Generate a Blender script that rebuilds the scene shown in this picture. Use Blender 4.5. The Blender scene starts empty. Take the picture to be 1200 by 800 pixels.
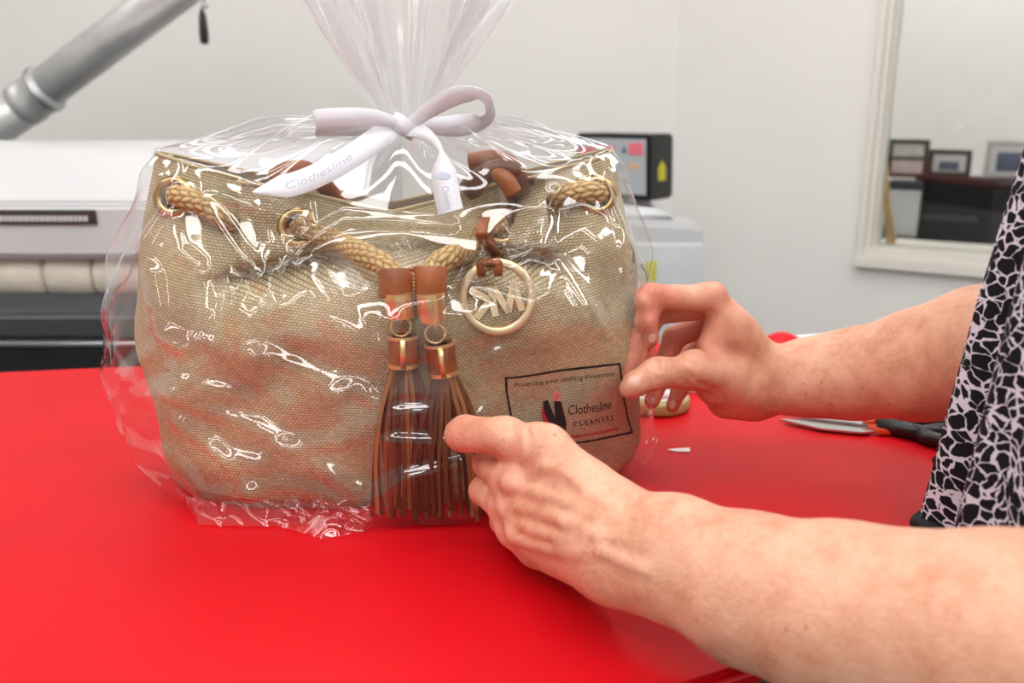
import bpy, bmesh, math, random
import numpy as np
from mathutils import Vector, Matrix
from mathutils.bvhtree import BVHTree

random.seed(7); rng = np.random.default_rng(7)
scene = bpy.context.scene
C = scene.collection

# ------------------------------------------------------------------ camera / exposure / world
H = 0.33                      # camera height above the table top (table top is z = 0)
PITCH = math.radians(14.7)
F = 1050.0                    # focal length in pixels of the 1200 x 800 frame
cam_d = bpy.data.cameras.new('camera'); cam = bpy.data.objects.new('camera', cam_d); C.objects.link(cam)
cam.location = (0, 0, H); cam.rotation_euler = (math.pi/2 - PITCH, 0, 0)
cam_d.sensor_width = 36.0; cam_d.lens = F/1200*36; cam_d.clip_start = 0.02; cam_d.clip_end = 60
cam_d.dof.use_dof = True; cam_d.dof.focus_distance = 0.72; cam_d.dof.aperture_fstop = 5.6
scene.camera = cam
scene.view_settings.view_transform = 'Standard'; scene.view_settings.look = 'None'
scene.view_settings.exposure = 0.14; scene.view_settings.gamma = 1.0
scene.view_settings.use_curve_mapping = False
scene.cycles.transparent_max_bounces = 32
scene.cycles.max_bounces = 8
w = bpy.data.worlds.new('world'); scene.world = w; w.use_nodes = True
w.node_tree.nodes['Background'].inputs[0].default_value = (1, .98, .95, 1)
w.node_tree.nodes['Background'].inputs[1].default_value = 0.5
LAMP = 10.0                    # radiance of the ceiling troffers

CT, ST = math.cos(PITCH), math.sin(PITCH)
def ray(px, py):
    a = (px-600)/F; b = (400-py)/F
    return Vector((a, CT + b*ST, -ST + b*CT))
CAM = Vector((0, 0, H))
def P(px, py, Y):
    d = ray(px, py); return CAM + d*(Y/d.y)
def PZ(px, py, z=0.0):
    d = ray(px, py); return CAM + d*((z-H)/d.z)
def smooth(x, a, b):
    t = np.clip((x-a)/(b-a), 0, 1); return t*t*(3-2*t)

# ------------------------------------------------------------------ materials
def srgb(r, g, b):
    f = lambda c: (c/255/12.92) if c/255 <= .04045 else ((c/255+.055)/1.055)**2.4
    return (f(r), f(g), f(b), 1)
class NT:
    def __init__(s, name):
        s.m = bpy.data.materials.new(name); s.m.use_nodes = True
        s.t = s.m.node_tree; s.n = s.t.nodes; s.b = s.n.get('Principled BSDF'); s.out = s.n.get('Material Output')
    def add(s, typ, **kw):
        n = s.n.new(typ)
        for k, v in kw.items():
            if k.startswith('_'): setattr(n, k[1:], v)
            else: n.inputs[k.replace('__', ' ')].default_value = v
        return n
    def link(s, a, b): s.t.links.new(a, b)
    def ramp(s, fac, stops):
        n = s.n.new('ShaderNodeValToRGB'); e = n.color_ramp.elements
        while len(e) < len(stops): e.new(.5)
        for el, (p, c) in zip(e, stops): el.position = p; el.color = c
        s.link(fac, n.inputs[0]); return n
    def mix(s, fac, a, b):
        n = s.n.new('ShaderNodeMix'); n.data_type = 'RGBA'
        for sock, v in ((n.inputs[0], fac), (n.inputs[6], a), (n.inputs[7], b)):
            if hasattr(v, 'links'): s.link(v, sock)
            else: sock.default_value = v
        return n.outputs[2]
    def bump(s, h, strength=.3, dist=.001, normal=None):
        n = s.n.new('ShaderNodeBump'); n.inputs['Strength'].default_value = strength; n.inputs['Distance'].default_value = dist
        s.link(h, n.inputs['Height'])
        if normal: s.link(normal, n.inputs['Normal'])
        return n.outputs[0]
def plain(name, col, rough=.5, metal=0., spec=.5, noise=0., scale=20., bump=0., bscale=200., coat=0.):
    k = NT(name); b = k.b
    b.inputs['Roughness'].default_value = rough; b.inputs['Metallic'].default_value = metal
    b.inputs['Specular IOR Level'].default_value = spec; b.inputs['Coat Weight'].default_value = coat
    tc = k.add('ShaderNodeTexCoord')
    nz = k.add('ShaderNodeTexNoise', Scale=scale, Detail=4.0); k.link(tc.outputs['Object'], nz.inputs['Vector'])
    d = tuple(c*(1-noise) for c in col[:3])+(1,); l = tuple(min(1, c*(1+noise)) for c in col[:3])+(1,)
    r = k.ramp(nz.outputs[0], [(.3, d), (.7, l)]); k.link(r.outputs[0], b.inputs['Base Color'])
    if bump:
        n2 = k.add('ShaderNodeTexNoise', Scale=bscale, Detail=3.0); k.link(tc.outputs['Object'], n2.inputs['Vector'])
        k.link(k.bump(n2.outputs[0], bump, .001), b.inputs['Normal'])
    return k.m
M = {}
M['wall'] = plain('wall_paint', srgb(233, 231, 227), .7, noise=.015, scale=3, bump=.05, bscale=90)
M['ceiling'] = plain('ceiling_paint', srgb(235, 234, 230), .8, noise=.02)
M['floor'] = plain('floor_vinyl', srgb(118, 120, 122), .5, noise=.1, scale=6)
M['frame_paint'] = plain('frame_paint', srgb(226, 221, 212), .4, noise=.02)
M['red'] = plain('red_vinyl', (.60, .003, .009, 1), .45, spec=.2, noise=.05, scale=9, bump=.08, bscale=500)
M['darkbase'] = plain('dark_table_base', srgb(70, 74, 78), .5, noise=.05)
M['white_enamel'] = plain('white_enamel', srgb(208, 209, 211), .3, noise=.02, scale=6)
M['grey_enamel'] = plain('grey_enamel', srgb(208, 211, 214), .35, noise=.03, scale=6)
M['black_metal'] = plain('black_metal', srgb(28, 29, 32), .35, noise=.1)
M['darkgrey'] = plain('dark_grey_metal', srgb(62, 66, 70), .4, noise=.1)
M['chrome'] = plain('brushed_steel', srgb(190, 192, 195), .3, metal=1, noise=.05)
M['galv'] = plain('galvanised_duct', srgb(208, 210, 210), .36, metal=.5, noise=.12, scale=14)
M['cream_pad'] = plain('cream_roller_padding', srgb(226, 218, 204), .9, noise=.05, scale=40, bump=.2)
M['gold'] = plain('polished_gold', srgb(232, 200, 142), .28, metal=.8, noise=.08, scale=60)
M['palegold'] = plain('pale_gold', srgb(228, 208, 168), .36, metal=.55, noise=.12, scale=70, bump=.15, bscale=140)
M['antgold'] = plain('aged_gold_grommet', srgb(188, 158, 108), .3, metal=1, noise=.2, scale=80)
M['leather'] = plain('brown_leather', srgb(140, 78, 40), .42, noise=.3, scale=45, bump=.25, bscale=420)
M['leather_dk'] = plain('dark_brown_leather', srgb(98, 56, 36), .45, noise=.3, scale=45, bump=.25, bscale=420)
k = NT('white_satin_ribbon'); k.b.inputs['Base Color'].default_value = srgb(244, 244, 249); k.b.inputs['Roughness'].default_value = .45
tl_n = k.add('ShaderNodeBsdfTranslucent', Color=srgb(244, 244, 249)); mx = k.n.new('ShaderNodeMixShader'); mx.inputs[0].default_value = .35
wv_n = k.add('ShaderNodeTexNoise', Scale=900.0); k.link(k.bump(wv_n.outputs[0], .05, .001), k.b.inputs['Normal'])
k.link(k.b.outputs[0], mx.inputs[1]); k.link(tl_n.outputs[0], mx.inputs[2]); k.link(mx.outputs[0], k.out.inputs[0]); M['ribbon'] = k.m
M['ribbon_ink'] = plain('blue_grey_ribbon_print', srgb(186, 192, 208), .6)
M['ink'] = plain('black_ink', srgb(24, 22, 24), .5)
M['ink_red'] = plain('red_ink', srgb(168, 44, 44), .5)
M['ink_pink'] = plain('rose_ink', srgb(205, 120, 110), .5)
M['paper'] = plain('white_paper', srgb(240, 240, 240), .8, noise=.01)
M['screen'] = plain('pale_panel_face', srgb(186, 194, 198), .25, noise=.03, scale=10)
M['pink_note'] = plain('pink_sticky_note', srgb(244, 120, 140), .8)
M['orange_note'] = plain('peach_print', srgb(226, 180, 150), .8)
M['yellow'] = plain('yellow_sticker', srgb(206, 200, 60), .7)
M['wood'] = plain('pale_wood', srgb(196, 160, 108), .5, noise=.15, scale=30)
M['tan_tape'] = plain('olive_tan_tape', srgb(170, 150, 96), .45, noise=.08, scale=30)
M['orange'] = plain('orange_plastic', srgb(222, 84, 40), .4)
M['steel'] = plain('scissor_steel', srgb(205, 205, 205), .22, metal=1, noise=.05)
M['black_plastic'] = plain('black_plastic', srgb(26, 25, 27), .35, noise=.1)
M['photo_a'] = plain('framed_print_pale', srgb(214, 210, 206), .5, noise=.2, scale=18)
M['photo_b'] = plain('framed_print_blue', srgb(96, 112, 140), .5, noise=.3, scale=22)
M['brownframe'] = plain('dark_frame_wood', srgb(58, 50, 46), .4, noise=.1)
M['trouser'] = plain('black_trouser_cloth', srgb(30, 30, 34), .9, noise=.1)
M['hair'] = plain('grey_brown_hair', srgb(128, 110, 94), .5, noise=.3, scale=60)
M['nail'] = plain('fingernail', srgb(228, 176, 160), .22, noise=.03, spec=.6)
k = NT('lamp_diffuser'); k.n.remove(k.b); em = k.add('ShaderNodeEmission', Color=(1, .99, .975, 1), Strength=LAMP)
k.link(em.outputs[0], k.out.inputs[0]); M['lamp'] = k.m

# burlap canvas: tiny woven bricks
def canvas_mat(name, lo, hi, gap):
    k = NT(name); b = k.b; b.inputs['Roughness'].default_value = .8; b.inputs['Specular IOR Level'].default_value = .25
    uv = k.add('ShaderNodeUVMap')
    wob = k.add('ShaderNodeTexNoise', Scale=60.0, Detail=2.0); k.link(uv.outputs[0], wob.inputs['Vector'])
    mp = k.n.new('ShaderNodeVectorMath'); mp.operation = 'MULTIPLY_ADD'
    k.link(wob.outputs['Color'], mp.inputs[0]); mp.inputs[1].default_value = (.0014, .0014, 0); k.link(uv.outputs[0], mp.inputs[2])
    br = k.n.new('ShaderNodeTexBrick'); k.link(mp.outputs[0], br.inputs['Vector'])
    for s_, v in (('Scale', 1.0), ('Mortar Size', .00030), ('Mortar Smooth', .8), ('Bias', 0.0), ('Brick Width', .0034), ('Row Height', .0021)):
        br.inputs[s_].default_value = v
    br.inputs['Color1'].default_value = lo; br.inputs['Color2'].default_value = hi; br.inputs['Mortar'].default_value = gap
    n2 = k.add('ShaderNodeTexNoise', Scale=14.0, Detail=3.0); k.link(uv.outputs[0], n2.inputs['Vector'])
    r = k.ramp(n2.outputs[0], [(.3, (.86, .86, .86, 1)), (.7, (1.06, 1.05, 1.03, 1))])
    mm = k.n.new('ShaderNodeMix'); mm.data_type = 'RGBA'; mm.blend_type = 'MULTIPLY'; mm.inputs[0].default_value = 1
    k.link(br.outputs['Color'], mm.inputs[6]); k.link(r.outputs[0], mm.inputs[7]); k.link(mm.outputs[2], b.inputs['Base Color'])
    inv = k.n.new('ShaderNodeMath'); inv.operation = 'SUBTRACT'; inv.inputs[0].default_value = 1; k.link(br.outputs['Fac'], inv.inputs[1])
    k.link(k.bump(inv.outputs[0], .7, .0009), b.inputs['Normal'])
    return k.m
M['canvas'] = canvas_mat('tan_burlap_canvas', srgb(188, 169, 133), srgb(207, 190, 154), srgb(108, 88, 58))
M['lining'] = plain('beige_lining', srgb(214, 200, 178), .85, noise=.05, bump=.2)

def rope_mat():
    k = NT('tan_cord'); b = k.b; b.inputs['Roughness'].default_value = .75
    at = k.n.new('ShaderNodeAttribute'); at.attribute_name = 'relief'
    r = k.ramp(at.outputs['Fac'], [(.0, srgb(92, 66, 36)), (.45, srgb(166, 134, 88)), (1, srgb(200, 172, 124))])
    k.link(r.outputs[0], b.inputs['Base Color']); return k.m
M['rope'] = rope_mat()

def strand_mat():
    k = NT('tassel_leather'); b = k.b; b.inputs['Roughness'].default_value = .45
    oi = k.n.new('ShaderNodeObjectInfo')
    r = k.ramp(oi.outputs['Random'], [(.0, srgb(74, 42, 26)), (.5, srgb(112, 70, 42)), (.85, srgb(140, 92, 56)), (1, srgb(168, 122, 78))])
    k.link(r.outputs[0], b.inputs['Base Color']); return k.m
M['strand'] = strand_mat()

def film_mat(name, haze, refl):
    k = NT(name); k.n.remove(k.b)
    tr = k.add('ShaderNodeBsdfTransparent', Color=(.985, .985, .99, 1))
    gl = k.add('ShaderNodeBsdfGlossy', Color=(1, 1, 1, 1), Roughness=.055)
    df = k.add('ShaderNodeBsdfTranslucent', Color=(.95, .95, .97, 1)); d2 = k.add('ShaderNodeBsdfDiffuse', Color=(.95, .95, .97, 1))
    ad = k.n.new('ShaderNodeMixShader'); ad.inputs[0].default_value = .5; k.link(df.outputs[0], ad.inputs[1]); k.link(d2.outputs[0], ad.inputs[2])
    hz = k.n.new('ShaderNodeMixShader'); hz.inputs[0].default_value = haze
    k.link(tr.outputs[0], hz.inputs[1]); k.link(ad.outputs[0], hz.inputs[2])
    fr = k.n.new('ShaderNodeFresnel'); ge = k.n.new('ShaderNodeNewGeometry')      # thin sheet: same reflectance from both sides
    io = k.n.new('ShaderNodeMath'); io.operation = 'MULTIPLY_ADD'; io.inputs[1].default_value = 1/1.5-1.5; io.inputs[2].default_value = 1.5
    k.link(ge.outputs['Backfacing'], io.inputs[0]); k.link(io.outputs[0], fr.inputs['IOR'])
    mu = k.n.new('ShaderNodeMath'); mu.operation = 'MULTIPLY'; mu.inputs[1].default_value = refl; mu.use_clamp = True; k.link(fr.outputs[0], mu.inputs[0])
    mx = k.n.new('ShaderNodeMixShader'); k.link(mu.outputs[0], mx.inputs[0]); k.link(hz.outputs[0], mx.inputs[1]); k.link(gl.outputs[0], mx.inputs[2])
    tc = k.add('ShaderNodeTexCoord'); nz = k.add('ShaderNodeTexNoise', Scale=45.0, Detail=2.0); k.link(tc.outputs['Object'], nz.inputs['Vector'])
    nb = k.bump(nz.outputs[0], .05, .002); k.link(nb, gl.inputs['Normal'])
    k.link(mx.outputs[0], k.out.inputs[0]); return k.m
M['film'] = film_mat('clear_cellophane', .014, 1.7)
M['film_plume'] = film_mat('clear_cellophane_whitened', .10, 2.0)  # extra diffuse white stands in for light reflected by the plume
M['label_film'] = film_mat('clear_label_film', .03, .8)
k = NT('window_glass'); k.n.remove(k.b); tr = k.add('ShaderNodeBsdfTransparent', Color=(.93, .94, .93, 1)); gl = k.add('ShaderNodeBsdfGlossy', Roughness=.02)
fr = k.add('ShaderNodeFresnel', IOR=1.45); mx = k.n.new('ShaderNodeMixShader'); k.link(fr.outputs[0], mx.inputs[0]); k.link(tr.outputs[0], mx.inputs[1]); k.link(gl.outputs[0], mx.inputs[2]); k.link(mx.outputs[0], k.out.inputs[0])
M['glass'] = k.m

def skin_mat():
    k = NT('skin'); b = k.b; b.inputs['Roughness'].default_value = .47; b.inputs['Specular IOR Level'].default_value = .4
    b.inputs['Subsurface Weight'].default_value = .12; b.inputs['Subsurface Radius'].default_value = (.012, .004, .002); b.inputs['Subsurface Scale'].default_value = .6
    tc = k.add('ShaderNodeTexCoord'); O = tc.outputs['Object']
    n1 = k.add('ShaderNodeTexNoise', Scale=34.0, Detail=6.0, Roughness=.68); k.link(O, n1.inputs['Vector'])
    r1 = k.ramp(n1.outputs[0], [(.28, srgb(196, 132, 102)), (.48, srgb(217, 160, 131)), (.72, srgb(233, 184, 158))])
    at = k.n.new('ShaderNodeAttribute'); at.attribute_name = 'flush_shade'
    c1 = k.mix(at.outputs['Fac'], r1.outputs[0], srgb(208, 104, 90))
    v = k.add('ShaderNodeTexVoronoi', Scale=95.0); k.link(O, v.inputs['Vector'])
    r2 = k.ramp(v.outputs['Distance'], [(.0, (1, 1, 1, 1)), (.09, (1, 1, 1, 1)), (.17, (0, 0, 0, 1))])
    n3 = k.add('ShaderNodeTexNoise', Scale=16.0, Detail=1.0); k.link(O, n3.inputs['Vector'])
    r3 = k.ramp(n3.outputs[0], [(.52, (0, 0, 0, 1)), (.62, (.6, .6, .6, 1))])
    mu = k.n.new('ShaderNodeMath'); mu.operation = 'MULTIPLY'; k.link(r2.outputs[0], mu.inputs[0]); k.link(r3.outputs[0], mu.inputs[1])
    c2 = k.mix(mu.outputs[0], c1, srgb(178, 108, 78)); k.link(c2, b.inputs['Base Color'])
    wv = k.add('ShaderNodeTexVoronoi', Scale=520.0, _feature='DISTANCE_TO_EDGE'); k.link(O, wv.inputs['Vector'])
    nz = k.add('ShaderNodeTexNoise', Scale=150.0, Detail=4.0, Distortion=1.0); k.link(O, nz.inputs['Vector'])
    mpn = k.n.new('ShaderNodeMapping'); mpn.inputs['Scale'].default_value = (420, 70, 110); mpn.inputs['Rotation'].default_value = (0, .15, .25); k.link(O, mpn.inputs['Vector'])
    lines = k.add('ShaderNodeTexNoise', Scale=1.0, Detail=2.0); k.link(mpn.outputs[0], lines.inputs['Vector'])
    ad = k.n.new('ShaderNodeMath'); ad.operation = 'MULTIPLY_ADD'; ad.inputs[1].default_value = .5; k.link(wv.outputs[0], ad.inputs[0]); k.link(nz.outputs[0], ad.inputs[2])
    k.link(k.bump(lines.outputs[0], .35, .0010, k.bump(ad.outputs[0], .55, .0012)), b.inputs['Normal'])
    return k.m
M['skin'] = skin_mat()

def blouse_mat():
    k = NT('black_white_print_jersey'); b = k.b; b.inputs['Roughness'].default_value = .85; b.inputs['Specular IOR Level'].default_value = .2
    uv = k.add('ShaderNodeUVMap')
    n0 = k.add('ShaderNodeTexNoise', Scale=70.0, Detail=3.0); k.link(uv.outputs[0], n0.inputs['Vector'])
    mp = k.n.new('ShaderNodeVectorMath'); mp.operation = 'MULTIPLY_ADD'; k.link(n0.outputs['Color'], mp.inputs[0]); mp.inputs[1].default_value = (.012, .012, 0); k.link(uv.outputs[0], mp.inputs[2])
    v = k.add('ShaderNodeTexVoronoi', Scale=112.0, Randomness=1.0, _feature='DISTANCE_TO_EDGE'); k.link(mp.outputs[0], v.inputs['Vector'])
    n1 = k.add('ShaderNodeTexNoise', Scale=55.0, Detail=2.0); k.link(uv.outputs[0], n1.inputs['Vector'])
    th = k.n.new('ShaderNodeMath'); th.operation = 'MULTIPLY_ADD'; k.link(n1.outputs[0], th.inputs[0]); th.inputs[1].default_value = -.34; k.link(v.outputs[0], th.inputs[2])
    r = k.ramp(th.outputs[0], [(.0, srgb(214, 208, 220)), (.01, srgb(22, 20, 26))])
    ofs = k.n.new('ShaderNodeMath'); ofs.operation = 'ADD'; ofs.inputs[1].default_value = .118; k.link(th.outputs[0], ofs.inputs[0]); k.link(ofs.outputs[0], r.inputs[0])
    k.link(r.outputs[0], b.inputs['Base Color'])
    return k.m
M['blouse'] = blouse_mat()
M['hem'] = plain('black_hem_trim', srgb(14, 13, 16), .8)

# ------------------------------------------------------------------ object helpers
def link(name, me, mat, parent=None, smooth_=True):
    o = bpy.data.objects.new(name, me); C.objects.link(o)
    if mat: me.materials.append(M[mat])
    if smooth_ and len(me.polygons): me.polygons.foreach_set('use_smooth', [True]*len(me.polygons))
    if parent:
        o.parent = parent; o.matrix_parent_inverse = parent.matrix_world.inverted()
    return o
def thing(name, label, cat, loc=(0, 0, 0), group=None):
    o = bpy.data.objects.new(name, None); C.objects.link(o); o.location = loc; o.empty_display_size = .02
    o['label'] = label; o['category'] = cat
    if group: o['group'] = group
    o.matrix_world = Matrix.Translation(loc); return o
def tag(o, label, cat, group=None):
    o['label'] = label; o['category'] = cat
    if group: o['group'] = group
    return o
def struct(o): o['kind'] = 'structure'; return o
def pydata(verts, faces):
    me = bpy.data.meshes.new('m'); me.from_pydata([tuple(v) for v in verts], [], faces); me.update(); return me
def grid_mesh(A, wrap_u=False, wrap_v=False, uv=None, attr=None):
    # A: array nv x nu x 3 ; u = columns
    nv, nu = A.shape[:2]
    J, I = np.meshgrid(np.arange(nv if wrap_v else nv-1), np.arange(nu if wrap_u else nu-1), indexing='ij')
    J1, I1 = (J+1) % nv, (I+1) % nu
    f = np.stack([J*nu+I, J*nu+I1, J1*nu+I1, J1*nu+I], -1).reshape(-1, 4)
    return arr_mesh(A.reshape(-1, 3), f, uv=None if uv is None else grid_uv(uv, nv, nu, J, I), attr=attr)
def grid_uv(uv, nv, nu, J, I):
    # uv has an extra column (and row) so that seams stay continuous
    a = np.stack([uv[J, I], uv[J, I+1], uv[J+1, I+1], uv[J+1, I]], 2); return a.reshape(-1, 2)
def arr_mesh(v, f, uv=None, attr=None):
    me = bpy.data.meshes.new('m'); n = len(f); kf = f.shape[1]
    me.vertices.add(len(v)); me.vertices.foreach_set('co', np.ascontiguousarray(v, dtype=np.float32).ravel())
    me.loops.add(n*kf); me.loops.foreach_set('vertex_index', np.ascontiguousarray(f, dtype=np.int32).ravel())
    me.polygons.add(n); me.polygons.foreach_set('loop_start', np.arange(0, n*kf, kf, dtype=np.int32))
    me.update(calc_edges=True)
    if uv is not None:
        l = me.uv_layers.new(name='UVMap'); l.data.foreach_set('uv', np.ascontiguousarray(uv, dtype=np.float32).ravel())
    if attr is not None:
        for kname, vals in attr.items():
            at = me.attributes.new(kname, 'FLOAT', 'POINT'); at.data.foreach_set('value', np.ascontiguousarray(vals, dtype=np.float32).ravel())
    return me
def box_bm(bm, cx, cy, cz, sx, sy, sz, bev=0, rot=0):
    g = bmesh.ops.create_cube(bm, size=1)['verts']
    bmesh.ops.scale(bm, vec=(sx, sy, sz), verts=g)
    if bev:
        es = list({e for v in g for e in v.link_edges})
        r = bmesh.ops.bevel(bm, geom=es, offset=bev, segments=3, profile=.5, affect='EDGES')
        g = list({v for f in r['faces'] for v in f.verts} | {v for v in g if v.is_valid})
        # gather every vertex connected
        seen = set(g); st = list(g)
        while st:
            v = st.pop()
            for e in v.link_edges:
                o = e.other_vert(v)
                if o not in seen: seen.add(o); st.append(o)
        g = list(seen)
    if rot: bmesh.ops.rotate(bm, cent=(0, 0, 0), matrix=Matrix.Rotation(rot, 3, 'Z'), verts=g)
    bmesh.ops.translate(bm, vec=(cx, cy, cz), verts=g)
def bm_obj(name, bm, mat, parent=None, sm=False):
    me = bpy.data.meshes.new('m'); bm.to_mesh(me); bm.free()
    o = link(name, me, mat, parent, sm)
    return o
def box(name, c, s, mat, parent=None, bev=.003, rot=0):
    bm = bmesh.new(); box_bm(bm, *c, *s, bev=bev, rot=rot); o = bm_obj(name, bm, mat, parent, True)
    if hasattr(o.data, 'set_sharp_from_angle'): o.data.set_sharp_from_angle(angle=math.radians(35))
    return o
def frames(pts):
    pts = [Vector(p) for p in pts]; T = []
    for i in range(len(pts)):
        a = pts[max(0, i-1)]; b = pts[min(len(pts)-1, i+1)]; T.append((b-a).normalized())
    n = T[0].orthogonal().normalized(); N = []
    for t in T:
        n = (n - t*n.dot(t)).normalized(); N.append(n.copy())
    return pts, T, N
def catmull(pts, n):
    pts = [Vector(p) for p in pts]; q = [pts[0]*2-pts[1]]+pts+[pts[-1]*2-pts[-2]]; out = []
    segs = len(pts)-1
    for i in range(n):
        t = i/(n-1)*segs; s = min(int(t), segs-1); t -= s
        a, b, c, d = q[s:s+4]
        out.append(.5*((2*b)+(c-a)*t+(2*a-5*b+4*c-d)*t*t+(-a+3*b-3*c+d)*t**3))
    return out
def tube_me(path, rad, ns=12, caps=True, squash=None):
    pts, T, N = frames(path); V = []; Fc = []
    for i, (p, t, n) in enumerate(zip(pts, T, N)):
        b = t.cross(n); r = rad(i/(len(pts)-1)) if callable(rad) else rad
        for k_ in range(ns):
            a = 2*math.pi*k_/ns; V.append(p + n*math.cos(a)*r + b*math.sin(a)*r)
    L = len(pts)
    for i in range(L-1):
        for k_ in range(ns):
            Fc.append((i*ns+k_, i*ns+(k_+1) % ns, (i+1)*ns+(k_+1) % ns, (i+1)*ns+k_))
    if caps: Fc.append(tuple(range(ns))[::-1]); Fc.append(tuple((L-1)*ns+k_ for k_ in range(ns)))
    return pydata(V, Fc)
def tube(name, path, rad, mat, parent=None, ns=12): return link(name, tube_me(path, rad, ns), mat, parent)
def basis(n, up=Vector((0, 0, 1))):
    n = Vector(n).normalized(); x = up.cross(n)
    if x.length < 1e-4: x = Vector((1, 0, 0))
    x.normalize(); y = n.cross(x); return Matrix((x, y, n)).transposed()
def lathe_me(prof, ns=40, closed=False):
    V = []; Fc = []; L = len(prof)
    for r, z in prof:
        for k_ in range(ns):
            a = 2*math.pi*k_/ns; V.append((r*math.cos(a), r*math.sin(a), z))
    for i in range(L if closed else L-1):
        for k_ in range(ns):
            j = (i+1) % L; Fc.append((i*ns+k_, i*ns+(k_+1) % ns, j*ns+(k_+1) % ns, j*ns+k_))
    return pydata(V, Fc)
def lathe(name, prof, loc, normal, mat, parent=None, ns=40, closed=False):
    me = lathe_me(prof, ns, closed); me.transform(Matrix.Translation(loc) @ basis(normal).to_4x4())
    return link(name, me, mat, parent)
def strip_me(path, wdir, width, th=.0006):
    # flat strip: path points, width direction per point, width (number or fn)
    pts, T, N = frames(path); V = []; Fc = []; L = len(pts)
    for i, p in enumerate(pts):
        wd = Vector(wdir[i] if isinstance(wdir, list) else wdir); wd = (wd - T[i]*wd.dot(T[i])).normalized(); n = T[i].cross(wd)
        h = (width(i/(L-1)) if callable(width) else width)/2
        for s_, q in ((-1, -1), (1, -1), (1, 1), (-1, 1)): V.append(p + wd*h*s_ + n*th*.5*q)
    for i in range(L-1):
        for k_ in range(4): Fc.append((i*4+k_, i*4+(k_+1) % 4, i*4+4+(k_+1) % 4, i*4+4+k_))
    Fc.append((0, 1, 2, 3)[::-1]); Fc.append(tuple((L-1)*4+k_ for k_ in range(4)))
    return pydata(V, Fc)
def text_mesh(s, size=1.0, shear=0.0, bold=0.0, align='LEFT'):
    cu = bpy.data.curves.new('t', 'FONT'); cu.body = s; cu.size = size; cu.shear = shear; cu.offset = bold; cu.align_x = align; cu.resolution_u = 3
    o = bpy.data.objects.new('t', cu); C.objects.link(o); dg = bpy.context.evaluated_depsgraph_get(); dg.update()
    me = bpy.data.meshes.new_from_object(o.evaluated_get(dg)); bpy.data.objects.remove(o); bpy.data.curves.remove(cu)
    return me
def bvh_of(me):
    return BVHTree.FromPolygons([v.co for v in me.vertices], [tuple(p.vertices) for p in me.polygons])

# ------------------------------------------------------------------ the room
def quad_slab(name, pts, mat, thick):   # pts: counter-clockwise polygon, extruded along its normal by thick
    bm = bmesh.new(); vs = [bm.verts.new(p) for p in pts]; f = bm.faces.new(vs); bm.normal_update(); n = f.normal.copy()
    r = bmesh.ops.extrude_face_region(bm, geom=[f])
    bmesh.ops.translate(bm, vec=-n*thick, verts=[e for e in r['geom'] if isinstance(e, bmesh.types.BMVert)])
    bmesh.ops.recalc_face_normals(bm, faces=bm.faces); return struct(bm_obj(name, bm, mat))
ZF, ZC = -.9, 1.85
quad_slab('floor', [(-3, -2.5, ZF), (4.5, -2.5, ZF), (4.5, 4.6, ZF), (-3, 4.6, ZF)], 'floor', .05)
quad_slab('ceiling', [(-3, -2.5, ZC), (-3, 4.6, ZC), (4.5, 4.6, ZC), (4.5, -2.5, ZC)], 'ceiling', .05)
CX, CY = .53, 3.0                                   # room corner
quad_slab('wall_back', [(-3, CY-.1, ZF), (CX, CY, ZF), (CX, CY, ZC), (-3, CY-.1, ZC)], 'wall', .08)
quad_slab('wall_left', [(-3, -2.5, ZF), (-3, 3, ZF), (-3, 3, ZC), (-3, -2.5, ZC)], 'wall', .08)
quad_slab('wall_front', [(4.5, -2.5, ZF), (-3, -2.5, ZF), (-3, -2.5, ZC), (4.5, -2.5, ZC)], 'wall', .08)
quad_slab('wall_far_right', [(4.5, 4.6, ZF), (4.5, -2.5, ZF), (4.5, -2.5, ZC), (4.5, 4.6, ZC)], 'wall', .08)
# right wall with the interior window; local frame along the wall
WD = Vector((.848, -.53, 0)).normalized(); WN = Vector((-WD.y, WD.x, 0))   # WN points away from the camera room
W0 = Vector((CX, CY, 0))
def wl(s, z, d=0): return W0 + WD*s + WN*d + Vector((0, 0, z))
S0, S1, Z0, Z1 = .635, 2.25, -.09, 1.15
def wall_seg(bm, s0, s1, z0, z1, d0=0, d1=.1):
    vs = [bm.verts.new(wl(s, z, d)) for d in (d0, d1) for s, z in ((s0, z0), (s1, z0), (s1, z1), (s0, z1))]
    for q in ((0, 1, 2, 3), (7, 6, 5, 4), (0, 4, 5, 1), (1, 5, 6, 2), (2, 6, 7, 3), (3, 7, 4, 0)): bm.faces.new([vs[i] for i in q])
    bmesh.ops.recalc_face_normals(bm, faces=bm.faces)
bm = bmesh.new()
for a in ((0, S0, ZF, ZC), (S1, 4.4, ZF, ZC), (S0, S1, ZF, Z0), (S0, S1, Z1, ZC)): wall_seg(bm, *a)
struct(bm_obj('wall_right', bm, 'wall'))
win = struct(bpy.data.objects.new('window_1', None)); C.objects.link(win)
def seg_part(name, a, mat, par):
    bm = bmesh.new(); wall_seg(bm, *a); bmesh.ops.bevel(bm, geom=list(bm.edges), offset=.003, segments=2, affect='EDGES'); return bm_obj(name, bm, mat, par)
fw = .05
seg_part('casing', (S0-.034, S0-.012, Z0-.045, Z1+.065, -.022, .0), 'frame_paint', win)
seg_part('casing', (S0-.012, S0+.006, Z0-.02, Z1+.02, -.014, .03), 'frame_paint', win)
seg_part('casing', (S0+.006, S0+.016, Z0, Z1, .0, .06), 'frame_paint', win)
seg_part('sill', (S0-.034, S1+.065, Z0-.045, Z0-.012, -.03, .0), 'frame_paint', win)
seg_part('sill', (S0-.02, S1+.02, Z0-.014, Z0+.014, -.016, .06), 'frame_paint', win)
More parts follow.
